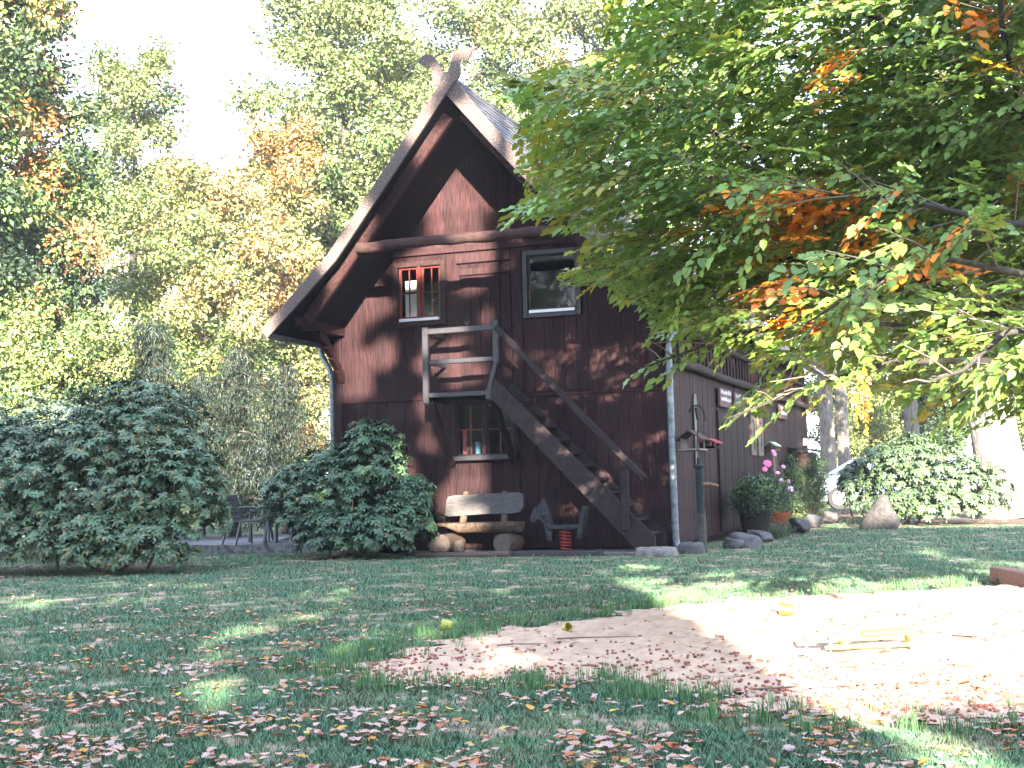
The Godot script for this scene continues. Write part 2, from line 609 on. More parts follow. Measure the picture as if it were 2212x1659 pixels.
func make_clumps():
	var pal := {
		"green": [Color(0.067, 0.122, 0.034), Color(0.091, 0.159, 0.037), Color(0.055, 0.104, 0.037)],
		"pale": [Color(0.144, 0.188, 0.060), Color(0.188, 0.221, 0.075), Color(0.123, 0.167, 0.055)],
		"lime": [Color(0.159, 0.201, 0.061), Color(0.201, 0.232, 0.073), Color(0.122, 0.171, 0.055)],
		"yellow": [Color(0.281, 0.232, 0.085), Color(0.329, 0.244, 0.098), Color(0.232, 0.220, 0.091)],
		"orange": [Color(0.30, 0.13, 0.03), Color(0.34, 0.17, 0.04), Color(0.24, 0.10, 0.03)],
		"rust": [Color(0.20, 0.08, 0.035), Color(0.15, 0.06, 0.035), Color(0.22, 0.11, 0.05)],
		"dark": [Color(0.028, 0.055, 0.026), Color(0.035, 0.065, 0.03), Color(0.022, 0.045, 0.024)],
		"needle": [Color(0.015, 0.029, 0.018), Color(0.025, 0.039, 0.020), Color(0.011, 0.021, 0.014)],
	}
	var s := 100
	for k in pal:
		clumps[k] = []
		for i in 3:
			s += 1
			if k == "needle":
				clumps[k].append(leaf_cloud(90, 0.36, 0.06, pal[k], s, 0.9))
			else:
				clumps[k].append(leaf_cloud(64, 0.25, 0.155, pal[k], s))


func turned() -> Basis:
	return Basis(rdir(), rnd(0, TAU)) if false else Basis(Vector3.UP, rnd(0, TAU)) * Basis(Vector3.RIGHT, rnd(-0.6, 0.6))


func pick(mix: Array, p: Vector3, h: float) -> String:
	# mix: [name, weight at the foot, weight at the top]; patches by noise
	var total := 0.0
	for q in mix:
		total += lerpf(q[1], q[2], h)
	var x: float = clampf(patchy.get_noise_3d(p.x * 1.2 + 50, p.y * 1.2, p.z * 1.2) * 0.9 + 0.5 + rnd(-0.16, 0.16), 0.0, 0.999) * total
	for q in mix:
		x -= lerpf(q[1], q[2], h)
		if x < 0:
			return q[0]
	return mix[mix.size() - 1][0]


func tree(called: String, label: String, group: String, base: Vector3, top: float, half: float, low: float, trunk_r: float, mix: Array, s: int, limbs := 22, per := 16, clump := 0.62, bark := "bark", squash := 1.0) -> Node3D:
	var t := thing(called, label, "tree", base, group)
	rng.seed = s
	var wood := mk()
	var H := top - base.y
	var lowh := low - base.y
	var pts := []
	var rad := []
	var lean := Vector3(rnd(-0.04, 0.04), 0, rnd(-0.04, 0.04))
	for i in 8:
		var f := i / 7.0
		pts.append(Vector3(lean.x * H * f + rnd(-0.08, 0.08) * f, H * 0.9 * f, lean.z * H * f + rnd(-0.08, 0.08) * f))
		rad.append(trunk_r * (1.35 if i == 0 else 1.0) * (1 - 0.88 * f))
	tube(wood, pts, rad, 8)
	var crown := mk()
	var mid := (H + lowh) / 2
	var hh := (H - lowh) / 2
	for i in limbs:
		var f := (i + rnd(0.1, 0.9)) / limbs
		var h := lerpf(lowh, H * 0.98, f)
		var e := (h - mid) / hh
		var reach: float = half * pow(maxf(0.04, 1 - e * e), 0.42) * rnd(0.62, 1.08)
		var a := i * 2.4 + rnd(-0.4, 0.4)
		var start_h: float = minf(maxf(h - reach * rnd(0.3, 0.7), lowh * 0.7), H * 0.86)
		var b0 := Vector3(lean.x * start_h, start_h, lean.z * start_h)
		var tip := Vector3(cos(a) * reach + lean.x * h, h, sin(a) * reach * squash + lean.z * h)
		var mp := b0.lerp(tip, 0.5) + Vector3(0, reach * rnd(-0.02, 0.12), 0)
		var rr: float = maxf(0.02, trunk_r * 0.3 * (1 - f * 0.6))
		tube(wood, [b0, mp, tip], [rr, rr * 0.6, rr * 0.15], 5, false)
		var side := Vector3(-sin(a), 0, cos(a))
		for k in per:
			var u := pow(rnd(0.06, 1.0), 0.6)
			var p := (b0.lerp(mp, u * 2) if u < 0.5 else mp.lerp(tip, u * 2 - 1))
			p += side * rnd(-1, 1) * reach * 0.24 * u + Vector3(rnd(-0.5, 0.5), rnd(-0.5, 0.5), rnd(-0.5, 0.5)) * half * 0.2
			if p.y < lowh - 0.5:
				continue
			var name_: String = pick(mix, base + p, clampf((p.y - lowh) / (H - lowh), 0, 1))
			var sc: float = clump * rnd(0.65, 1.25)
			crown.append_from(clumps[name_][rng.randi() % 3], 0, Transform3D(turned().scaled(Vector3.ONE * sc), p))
	done("trunk", wood, M[bark], t)
	done("crown", crown, M.leaves, t)
	return t


func spruce(called: String, label: String, group: String, base: Vector3, H: float, half: float, s: int):
	var t := thing(called, label, "conifer", base, group)
	rng.seed = s
	var wood := mk()
	tube(wood, [Vector3.ZERO, Vector3(0, H * 0.5, 0), Vector3(0, H, 0)], [0.16, 0.09, 0.015], 7)
	var crown := mk()
	var n := int(H * 8.5)
	for i in n:
		var f := (i + rnd(0, 1)) / n
		var h := lerpf(0.95, H * 0.99, f)
		var reach: float = half * pow(1.02 - f, 0.6) * rnd(0.6, 1.1)
		var a := i * 2.4 + rnd(-0.5, 0.5)
		var d := Vector3(cos(a), 0, sin(a))
		var p0 := Vector3(0, h, 0)
		var p1 := p0 + d * reach * 0.55 + Vector3(0, -reach * 0.08, 0)
		var p2 := p0 + d * reach + Vector3(0, -reach * 0.28, 0)
		tube(wood, [p0, p1, p2], [0.03, 0.02, 0.006], 4, false)
		var m := int(maxf(3, reach * 9.0))
		for k in m:
			var u := (k + rnd(0.2, 1)) / m
			var p := (p0.lerp(p1, u * 2) if u < 0.5 else p1.lerp(p2, u * 2 - 1))
			p += Vector3(rnd(-0.1, 0.1), rnd(-0.16, 0.02), rnd(-0.1, 0.1)) * (0.6 + reach * 0.3)
			var sc := rnd(0.2, 0.36)
			crown.append_from(clumps["needle"][rng.randi() % 3], 0, Transform3D(Basis(Vector3.UP, rnd(0, TAU)).scaled(Vector3(sc, sc * 1.25, sc)), p))
	done("trunk", wood, M.bark, t)
	done("crown", crown, M.leaves, t)


func whorl_mesh(n: int, ln: float, wd: float, tilt: float, cols: Array, s: int) -> ArrayMesh:
	# a ring of long leathery leaves round a bud
	var r := RandomNumberGenerator.new()
	r.seed = s
	var v := PackedVector3Array()
	var nn := PackedVector3Array()
	var c := PackedColorArray()
	var idx := PackedInt32Array()
	for i in n:
		var a := TAU * i / n + r.randf_range(-0.25, 0.25)
		var up := tilt + r.randf_range(-0.3, 0.25)
		var l := ln * r.randf_range(0.75, 1.15)
		var w := wd * r.randf_range(0.85, 1.15)
		var d := Vector3(cos(a), 0, sin(a))
		var side := Vector3(-sin(a), 0, cos(a))
		var col: Color = cols[r.randi() % cols.size()] * r.randf_range(0.85, 1.15)
		var k := v.size()
		var pos := Vector3.ZERO
		var ang := up
		for j in 4:
			var f := j / 3.0
			var ww: float = w * [0.15, 0.9, 1.0, 0.06][j] * 0.5
			var norm := (Vector3.UP * cos(ang) - d * sin(ang)).normalized()
			v.append_array(PackedVector3Array([pos - side * ww + norm * ww * 0.25, pos, pos + side * ww + norm * ww * 0.25]))
			nn.append_array(PackedVector3Array([(norm + side * 0.3).normalized(), norm, (norm - side * 0.3).normalized()]))
			c.append_array(PackedColorArray([col, col * 1.15, col]))
			pos += (d * cos(ang) + Vector3.UP * sin(ang)) * l / 3.0
			ang -= 0.42
			if j > 0:
				var q := k + (j - 1) * 3
				for e in [0, 1]:
					idx.append_array(PackedInt32Array([q + e, q + e + 1, q + e + 3, q + e + 1, q + e + 4, q + e + 3]))
	return arrays_mesh(v, nn, c, idx)


func bush(called: String, label: String, group: String, base: Vector3, lobes: Array, count: int, single: int, ln: float, cols: Array, s: int, stems := 7, category := "shrub", tilt := 0.35):
	# lobes: [centre relative to the base, radii]
	var t := thing(called, label, category, base, group)
	rng.seed = s
	var shapes := []
	for i in 4:
		shapes.append(whorl_mesh(8 + i % 3, ln, ln * 0.33, tilt, cols, s * 10 + i))
	var places := []
	for i in count:
		var lb: Array = lobes[rng.randi() % lobes.size()]
		var d := rdir()
		if d.y < -0.45:
			d.y = -d.y
		var deep := 1.0 - 0.42 * pow(rng.randf(), 1.8)
		var wave := 1 + 0.16 * patchy.get_noise_3d((base.x + d.x) * 4, d.y * 4 + s, (base.z + d.z) * 4)
		if i % 23 == 0 and d.y > 0.1:
			deep = rnd(1.06, 1.2)
		var p: Vector3 = lb[0] + d * lb[1] * deep * wave
		if p.y < 0.05:
			continue
		var up := (d * 0.75 + Vector3.UP * 0.7 + rdir() * 0.35).normalized()
		var x := up.cross(Vector3(0.3, 0.1, 0.95)).normalized()
		places.append([p, Basis(x, up, x.cross(up)) * Basis(Vector3.UP, rnd(0, TAU)), rnd(0.75, 1.15), rng.randi() % 4, seen(base + p).z - d.dot((EYE - base).normalized()) * 0.8])
	places.sort_custom(func(a, b): return a[4] < b[4])
	var rest := mk()
	var wood := mk()
	for i in stems:
		var q: Array = places[(i * 37) % places.size()]
		var b0: Vector3 = Vector3(rnd(-0.55, 0.55), -0.05, rnd(-0.55, 0.2)) * lobes[0][1].x
		var mp: Vector3 = b0.lerp(q[0], 0.5) + Vector3(rnd(-0.1, 0.1), -0.1, rnd(-0.1, 0.1))
		tube(wood, [b0, mp, q[0]], [0.03, 0.02, 0.008], 5, false)
	done("stem", wood, M.twig, t)
	for i in places.size():
		var q: Array = places[i]
		var xf := Transform3D(q[1].scaled(Vector3.ONE * q[2]), q[0])
		if i < single:
			obj("leaf_rosette", shapes[q[3]], M.rhodo_leaf, t, xf)
		else:
			rest.append_from(shapes[q[3]], 0, xf)
	done("foliage", rest, M.rhodo_leaf, t).set_meta("kind", "stuff")


# ------------------------------------------------------------------ ground

func in_sand(x: float, z: float) -> bool:
	return Geometry2D.is_point_in_polygon(Vector2(x, z) + Vector2(patchy.get_noise_2d(x * 6, z * 6), patchy.get_noise_2d(x * 6 + 40, z * 6)) * 0.35, sand_outline)


func sand_height(x: float, z: float) -> float:
	var edge := 9.0
	var p := Vector2(x, z)
	for i in sand_outline.size():
		edge = minf(edge, p.distance_to(Geometry2D.get_closest_point_to_segment(p, sand_outline[i], sand_outline[(i + 1) % sand_outline.size()])))
	var h := 0.028 + 0.040 * patchy.get_noise_2d(x * 3.5, z * 3.5) + 0.044 * dapple.get_noise_2d(x * 2.1, z * 2.1)
	return maxf(0.004, h) * clampf((edge - 0.05) / 0.55, 0.0, 1.0)


func build_ground():
	var st := mk()
	var g := LAWN
	for q in [[-160, 160, -220, -20], [-160, -20, -20, 60], [20, 160, -20, 60], [-20, 20, -20, 60]]:
		quad(st, Vector3(q[0], g, q[2]), Vector3(q[1], g, q[2]), Vector3(q[1], g, q[3]), Vector3(q[0], g, q[3]), Vector3.UP)
	struct("lawn", st.commit(), M.lawn)
	# the sand lies a little proud of the lawn and is trodden into hollows
	var v := PackedVector3Array()
	var idx := PackedInt32Array()
	var cell := 0.07
	var ids := {}
	for i in range(0, 126):
		for j in range(0, 150):
			var x := 0.6 + i * cell
			var z := 4.4 + j * cell
			if not in_sand(x, z):
				continue
			var corner := []
			for e in [[0, 0], [1, 0], [1, 1], [0, 1]]:
				var key: int = (i + e[0]) * 1000 + j + e[1]
				if not ids.has(key):
					ids[key] = v.size()
					var px: float = x + e[0] * cell
					var pz: float = z + e[1] * cell
					v.append(Vector3(px, LAWN + 0.005 + sand_height(px, pz), pz))
				corner.append(ids[key])
			idx.append_array(PackedInt32Array([corner[0], corner[1], corner[2], corner[0], corner[2], corner[3]]))
	var arr := []
	arr.resize(Mesh.ARRAY_MAX)
	arr[Mesh.ARRAY_VERTEX] = v
	arr[Mesh.ARRAY_INDEX] = idx
	var ss := SurfaceTool.new()
	ss.create_from_arrays(arr)
	ss.generate_normals()
	struct("sand", ss.commit(), M.sand)
	# bare earth along the front wall and under the shrubs
	patch_sheet("soil", [Vector2(-5.2, 0.2), Vector2(-2.0, 1.0), Vector2(0.4, 1.0), Vector2(0.95, 1.9), Vector2(0.3, 2.5), Vector2(-1.2, 2.1), Vector2(-3.2, 2.25), Vector2(-4.6, 1.9), Vector2(-6.2, 2.6), Vector2(-6.5, 0.5)], 0.005)
	patch_sheet("bed_soil", [Vector2(0.02, 0.3), Vector2(1.1, -0.6), Vector2(0.95, -5), Vector2(0.9, -10), Vector2(1.6, -15.5), Vector2(0.02, -17)], 0.006)
	patch_sheet("forest_floor", [Vector2(1.6, -15.5), Vector2(3.0, -12.2), Vector2(7.0, -9.2), Vector2(12, -8), Vector2(14, -30), Vector2(-3, -30), Vector2(-1, -18)], 0.006)
	patch_sheet("shrub_bed", [Vector2(-11.5, 4.2), Vector2(-9, 5.8), Vector2(-6.9, 5.6), Vector2(-6.2, 4.6), Vector2(-7, 2.6), Vector2(-10, 2.0)], 0.006)
	# the concrete strip in front of the wall
	var c := mk()
	slab(c, Vector3(-4.4, -0.12, -0.02), Vector3(0.05, 0.0, 0.98), 0.015)
	struct("pavement", c.commit(), M.slab)


func patch_sheet(called: String, outline: Array, lift: float):
	var fine := PackedVector2Array()
	for i in outline.size():
		var a: Vector2 = outline[i]
		var b: Vector2 = outline[(i + 1) % outline.size()]
		for k in 8:
			var p := a.lerp(b, k / 8.0)
			p += Vector2(patchy.get_noise_2d(p.x * 9, p.y * 9), patchy.get_noise_2d(p.x * 9 + 70, p.y * 9)) * 0.3
			fine.append(p)
	var st := mk()
	var idx := Geometry2D.triangulate_polygon(fine)
	for i in range(0, idx.size(), 3):
		var t := []
		for k in 3:
			t.append(Vector3(fine[idx[i + k]].x, LAWN + lift, fine[idx[i + k]].y))
		tri(st, t[0], t[1], t[2], Vector3.UP)
	struct(called, st.commit(), M.dirt)


# ------------------------------------------------------------------ the house

func plank(parent: Node3D, x0: float, x1: float, y0: float, t0: float, t1: float, z: float, m: Material):
	if x1 - x0 < 0.02 or minf(t0, t1) - y0 < 0.03:
		return
	var st := mk()
	if absf(t0 - t1) < 0.001:
		slab(st, Vector3(x0, y0, z - 0.028), Vector3(x1, t0, z), 0.004)
	else:
		prism(st, PackedVector2Array([Vector2(x0, y0), Vector2(x1, y0), Vector2(x1, t1), Vector2(x0, t0)]), z - 0.028, z)
	done("plank", st, m, parent)


func build_house():
	var h := thing("timber_house", "dark red-brown timber house with steep shingled roof and outside stairs", "house")
	var holes := [Rect2(-4.65, 3.89, 0.78, 0.92), Rect2(-2.30, 3.88, 0.82, 0.94), Rect2(-3.63, 1.57, 1.0, 0.87)]
	# the wall behind the boards, with its openings, and the room behind it
	var w := mk()
	var cuts := [-5.84, -5.4, -5.0, -4.65, -4.2, -3.87, -3.63, -3.3, -2.94, -2.63, -2.30, -1.9, -1.48, -1.1, -0.7, -0.35, -0.04]
	for i in cuts.size() - 1:
		var x0: float = cuts[i]
		var x1: float = cuts[i + 1]
		var spans := [[0.0, 99.0]]
		for q in holes:
			if x0 >= q.position.x - 0.01 and x1 <= q.end.x + 0.01:
				var fresh := []
				for s in spans:
					if q.position.y > s[0] and q.end.y < s[1]:
						fresh.append([s[0], q.position.y])
						fresh.append([q.end.y, s[1]])
					else:
						fresh.append(s)
				spans = fresh
		for s in spans:
			if s[1] > 90:
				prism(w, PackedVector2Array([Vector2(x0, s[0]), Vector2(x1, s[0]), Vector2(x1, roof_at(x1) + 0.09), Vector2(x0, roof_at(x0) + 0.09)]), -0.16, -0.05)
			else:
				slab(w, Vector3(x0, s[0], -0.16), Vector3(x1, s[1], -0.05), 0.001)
	slab(w, Vector3(-0.16, 0, -16.55), Vector3(-0.05, 4.0, -0.165), 0.001)
	slab(w, Vector3(-5.84, 0, -16.55), Vector3(-5.74, 4.0, -0.165), 0.001)
	prism(w, PackedVector2Array([Vector2(-5.84, 0), Vector2(-0.05, 0), Vector2(-0.05, 4.1), Vector2(-2.94, 7.2), Vector2(-5.84, 3.9)]), -16.6, -16.56)
	slab(w, Vector3(-5.72, 0.0, -16.5), Vector3(-0.17, 0.04, -0.17), 0.001)
	slab(w, Vector3(-5.72, 2.55, -16.5), Vector3(-0.17, 2.62, -0.17), 0.001)
	slab(w, Vector3(-5.72, 0.05, -2.6), Vector3(-0.17, 5.0, -2.5), 0.001)
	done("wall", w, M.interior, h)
	# front boards in three tiers
	rng.seed = 31
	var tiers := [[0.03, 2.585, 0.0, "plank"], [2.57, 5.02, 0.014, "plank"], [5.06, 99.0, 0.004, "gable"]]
	for t in tiers:
		var x := -5.87
		while x < -0.01:
			var x1: float = minf(x + rnd(0.165, 0.215), -0.0)
			if -x1 < 0.06:
				x1 = 0.0
			var top0: float = minf(t[1], roof_at(x) + 0.08)
			var top1: float = minf(t[1], roof_at(x1) + 0.08)
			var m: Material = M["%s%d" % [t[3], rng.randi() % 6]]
			var z: float = t[2] + rnd(-0.004, 0.004)
			var x0 := x + 0.002
			var low: float = t[0] + rnd(-0.004, 0.004)
			var cut := false
			for q in holes:
				if x1 > q.position.x + 0.005 and x0 < q.end.x - 0.005 and q.position.y < minf(top0, top1) and q.end.y > low:
					cut = true
					plank(h, x0, x1, low, q.position.y, q.position.y, z, m)
					plank(h, x0, x1, q.end.y, top0, top1, z, m)
					if x0 < q.position.x:
						plank(h, x0, q.position.x, q.position.y + 0.001, q.end.y - 0.001, q.end.y - 0.001, z, m)
					if x1 > q.end.x:
						plank(h, q.end.x, x1, q.position.y + 0.001, q.end.y - 0.001, q.end.y - 0.001, z, m)
			if not cut:
				plank(h, x0, x1, low, top0, top1, z, m)
			x = x1
	# corner boards, posts and rails laid on the front
	for q in [[-5.9, -5.74, 0.03, 3.66], [-0.15, 0.012, 0.03, 3.92], [-3.76, -3.655, 0.02, 2.5], [-2.61, -2.52, 0.02, 2.5], [-2.585, -2.405, 2.6, 4.94]]:
		var st := mk()
		slab(st, Vector3(q[0], q[2], 0.02), Vector3(q[1], q[3], 0.055))
		done("post", st, M.plank2, h)
	for q in [[-5.1, -0.8, 4.99, 5.085, 0.065], [-3.56, -2.6, 4.79, 4.955, 0.07], [-3.52, -2.6, 4.585, 4.70, 0.06]]:
		var st := mk()
		slab(st, Vector3(q[0], q[2], 0.02), Vector3(q[1], q[3], q[4]))
		done("rail_board", st, M.gable2, h)
	for q in [[-5.86, -3.95, 2.52, 2.60], [-2.35, -0.02, 2.50, 2.545]]:
		var drip := mk()
		slab(drip, Vector3(q[0], q[2], 0.005), Vector3(q[1], q[3], 0.032))
		done("drip_board", drip, M.plank1, h)
	build_door(h)
	casement(h, -4.74, -3.775, 3.785, 4.90, 0.095, "two")
	casement(h, -2.39, -1.39, 3.79, 4.91, 0.085, "one")
	casement(h, -3.70, -2.57, 1.50, 2.50, 0.07, "ground")
	build_side_wall(h)
	build_roof(h)
	build_truss(h)
	build_balcony(h)
	build_stair(h)
	build_pipes(h)


func build_door(h: Node3D):
	var st := mk()
	slab(st, Vector3(-3.50, 2.62, 0.018), Vector3(-2.60, 4.575, 0.034))
	var d := done("door", st, M.dark_wood, h)
	for i in 5:
		var p := mk()
		slab(p, Vector3(-3.495 + i * 0.178, 2.63, 0.036), Vector3(-3.495 + i * 0.178 + 0.172, 4.57, 0.05 + 0.002 * (i % 2)))
		done("plank", p, M["plank%d" % (i % 3)], d)
	var hd := mk()
	beam(hd, Vector3(-2.72, 3.5, 0.08), Vector3(-2.72, 3.66, 0.08), 0.025, 0.03)
	done("handle", hd, M.pump_iron, d)


func casement(h: Node3D, x0: float, x1: float, y0: float, y1: float, cw: float, sort: String):
	var dark := sort == "one"
	var cas: Material = M.casing_dark if dark else M.casing
	var sash: Material = M.casing_dark if dark else M.casing
	var f := mk()
	var z0 := 0.02
	var z1 := 0.062
	slab(f, Vector3(x0, y0, z0), Vector3(x0 + cw, y1, z1))
	slab(f, Vector3(x1 - cw, y0, z0), Vector3(x1, y1, z1))
	slab(f, Vector3(x0 + cw + 0.001, y1 - cw, z0), Vector3(x1 - cw - 0.001, y1, z1 - 0.003))
	slab(f, Vector3(x0 + cw + 0.001, y0, z0), Vector3(x1 - cw - 0.001, y0 + cw * 0.9, z1 - 0.003))
	var win := done("window", f, cas, h)
	var a := x0 + cw
	var b := x1 - cw
	var lo := y0 + cw * 0.9
	var hi := y1 - cw
	if sort != "ground":
		var s := mk()
		slab(s, Vector3(a + 0.02, lo + 0.0, 0.0), Vector3(b - 0.02, lo + 0.05, 0.075), 0.004)
		done("sill_strip", s, M.sill_metal, win)
		lo += 0.052
	else:
		var s := mk()
		slab(s, Vector3(a - 0.03, y0 - 0.02, 0.03), Vector3(b + 0.06, y0 + 0.065, 0.15), 0.008)
		done("sill", s, M.rail_wood, win)
	var mid := (a + b) / 2
	var leaves := [[a + 0.002, b - 0.002]] if sort == "one" else [[a + 0.002, mid - 0.03], [mid + 0.03, b - 0.002]]
	if sort != "one":
		var m := mk()
		slab(m, Vector3(mid - 0.028, lo, -0.03), Vector3(mid + 0.028, hi, 0.045), 0.006)
		done("mullion", m, M.red_paint if sort == "two" else M.casing, win)
	for q in leaves:
		var fr := mk()
		var fw := 0.035 if sort == "two" else 0.03
		slab(fr, Vector3(q[0], lo, -0.04), Vector3(q[0] + fw, hi, 0.0), 0.004)
		slab(fr, Vector3(q[1] - fw, lo, -0.04), Vector3(q[1], hi, 0.0), 0.004)
		slab(fr, Vector3(q[0] + fw, lo, -0.039), Vector3(q[1] - fw, lo + fw, -0.001), 0.004)
		slab(fr, Vector3(q[0] + fw, hi - fw, -0.039), Vector3(q[1] - fw, hi, -0.001), 0.004)
		var sa := done("sash", fr, M.red_paint if sort == "two" else sash, win)
		var pane := mk()
		slab(pane, Vector3(q[0] + fw * 0.7, lo + fw * 0.7, -0.024), Vector3(q[1] - fw * 0.7, hi - fw * 0.7, -0.019), 0.0005)
		var pn := PlaneMesh.new()
		pn.orientation = PlaneMesh.FACE_Z
		pn.size = Vector2(q[1] - q[0] - fw * 1.4, hi - lo - fw * 1.4)
		obj("pane", pn, M.glass, sa, Transform3D(Basis(), Vector3((q[0] + q[1]) / 2, (lo + hi) / 2, -0.02)))
		if sort != "one":
			var c: float = (q[0] + q[1]) / 2
			var cy: float = lerpf(lo, hi, 0.5)
			var bars := mk()
			slab(bars, Vector3(c - 0.011, lo + fw, -0.045), Vector3(c + 0.011, hi - fw, -0.03), 0.003)
			slab(bars, Vector3(q[0] + fw, cy - 0.011, -0.044), Vector3(c - 0.012, cy + 0.011, -0.031), 0.003)
			slab(bars, Vector3(c + 0.012, cy - 0.011, -0.044), Vector3(q[1] - fw, cy + 0.011, -0.031), 0.003)
			done("glazing_bar", bars, M.red_paint, sa)
	if sort == "two":
		for q in [[a + 0.03, lo + 0.02, 0.26, lerpf(lo, hi, 0.52)], [a + 0.03, lerpf(lo, hi, 0.56), 0.22, hi - 0.2]]:
			curtain(win, Vector3(q[0], q[1], -0.19), q[2], q[3] - q[1], M.curtain)
		curtain(win, Vector3(b - 0.12, lo + 0.02, -0.2), 0.1, hi - lo - 0.05, M.curtain)
	if sort == "ground":
		curtain(win, Vector3(a + 0.02, lo, -0.2), 0.07, (hi - lo) * 0.5, M.red_cloth)


func curtain(win: Node3D, where: Vector3, wide: float, tall: float, m: Material):
	var st := mk()
	var n := 24
	for i in n:
		var x0 := wide * i / n
		var x1 := wide * (i + 1) / n
		var z0 := 0.012 * sin(x0 * 190)
		var z1 := 0.012 * sin(x1 * 190)
		quad(st, where + Vector3(x0, 0, z0), where + Vector3(x1, 0, z1), where + Vector3(x1, tall, z1), where + Vector3(x0, tall, z0), Vector3(-(z1 - z0), 0, x1 - x0).normalized())
	done("curtain", st, m, win)


func build_side_wall(h: Node3D):
	rng.seed = 41
	var z := 0.0
	while z > -16.55:
		var z1: float = z - rnd(0.17, 0.23)
		var st := mk()
		var x := 0.0 + rnd(-0.004, 0.004)
		slab(st, Vector3(x - 0.028, 0.06 + rnd(-0.02, 0.02), z1 + 0.004), Vector3(x, 2.94, z - 0.004), 0.006)
		done("plank", st, M["plank%d" % (rng.randi() % 6)], h)
		z = z1
	var up := mk()
	slab(up, Vector3(-0.04, 2.945, -16.55), Vector3(-0.012, 3.98, -0.02), 0.003)
	done("upper_wall", up, M.dark_wood, h)
	for i in 50:
		var st := mk()
		var zz := -0.55 - i * 0.328
		slab(st, Vector3(0.03, 3.0, zz - 0.035), Vector3(0.065, 3.5, zz + 0.035), 0.006)
		done("slat", st, M["plank%d" % (i % 6)], h)
	for q in [[2.97, 0.075, -0.35], [3.525, 0.06, -1.2]]:
		var st := mk()
		var pts := []
		var rad := []
		for i in 26:
			var f := i / 25.0
			pts.append(Vector3(0.085 + rnd(-0.01, 0.01), q[0] + rnd(-0.012, 0.012), lerpf(q[2], -17.25, f)))
			rad.append(q[1] * rnd(0.92, 1.08))
		tube(st, pts, rad, 9)
		done("log_rail", st, M.log_rail, h)
	# the barn door and the two narrow window frames on the side
	var bd := mk()
	slab(bd, Vector3(0.004, 0.1, -7.05), Vector3(0.02, 2.36, -3.75))
	var door := done("barn_door", bd, M.dark_wood, h)
	for i in 14:
		var p := mk()
		slab(p, Vector3(0.022, 0.12, -7.03 + i * 0.234), Vector3(0.038 + 0.003 * (i % 3), 2.34, -7.03 + i * 0.234 + 0.226))
		done("plank", p, M.dark_wood if i % 3 else M.plank0, door)
	for q in [[-7.86, -7.28], [-8.77, -8.16]]:
		var f := mk()
		var lo := 1.56
		var hi := 2.40
		slab(f, Vector3(0.004, lo, q[0]), Vector3(0.05, hi, q[0] + 0.12))
		slab(f, Vector3(0.004, lo, q[1] - 0.12), Vector3(0.05, hi, q[1]))
		slab(f, Vector3(0.004, lo, q[0] + 0.121), Vector3(0.048, lo + 0.09, q[1] - 0.121))
		slab(f, Vector3(0.004, hi - 0.11, q[0] + 0.121), Vector3(0.048, hi, q[1] - 0.121))
		var win := done("shutter", f, M.shutter_wood, h)
		var p := mk()
		slab(p, Vector3(0.004, lo + 0.091, q[0] + 0.121), Vector3(0.02, hi - 0.111, q[1] - 0.121))
		done("panel", p, M.shutter_panel, win)


func offset_line(line: PackedVector2Array, by: float) -> PackedVector2Array:
	var out := PackedVector2Array()
	for i in line.size():
		var a := line[maxi(i - 1, 0)]
		var b := line[mini(i + 1, line.size() - 1)]
		var t := (b - a).normalized()
		var n := Vector2(-t.y, t.x)
		if n.y < 0:
			n = -n
		out.append(line[i] + n * by)
	return out


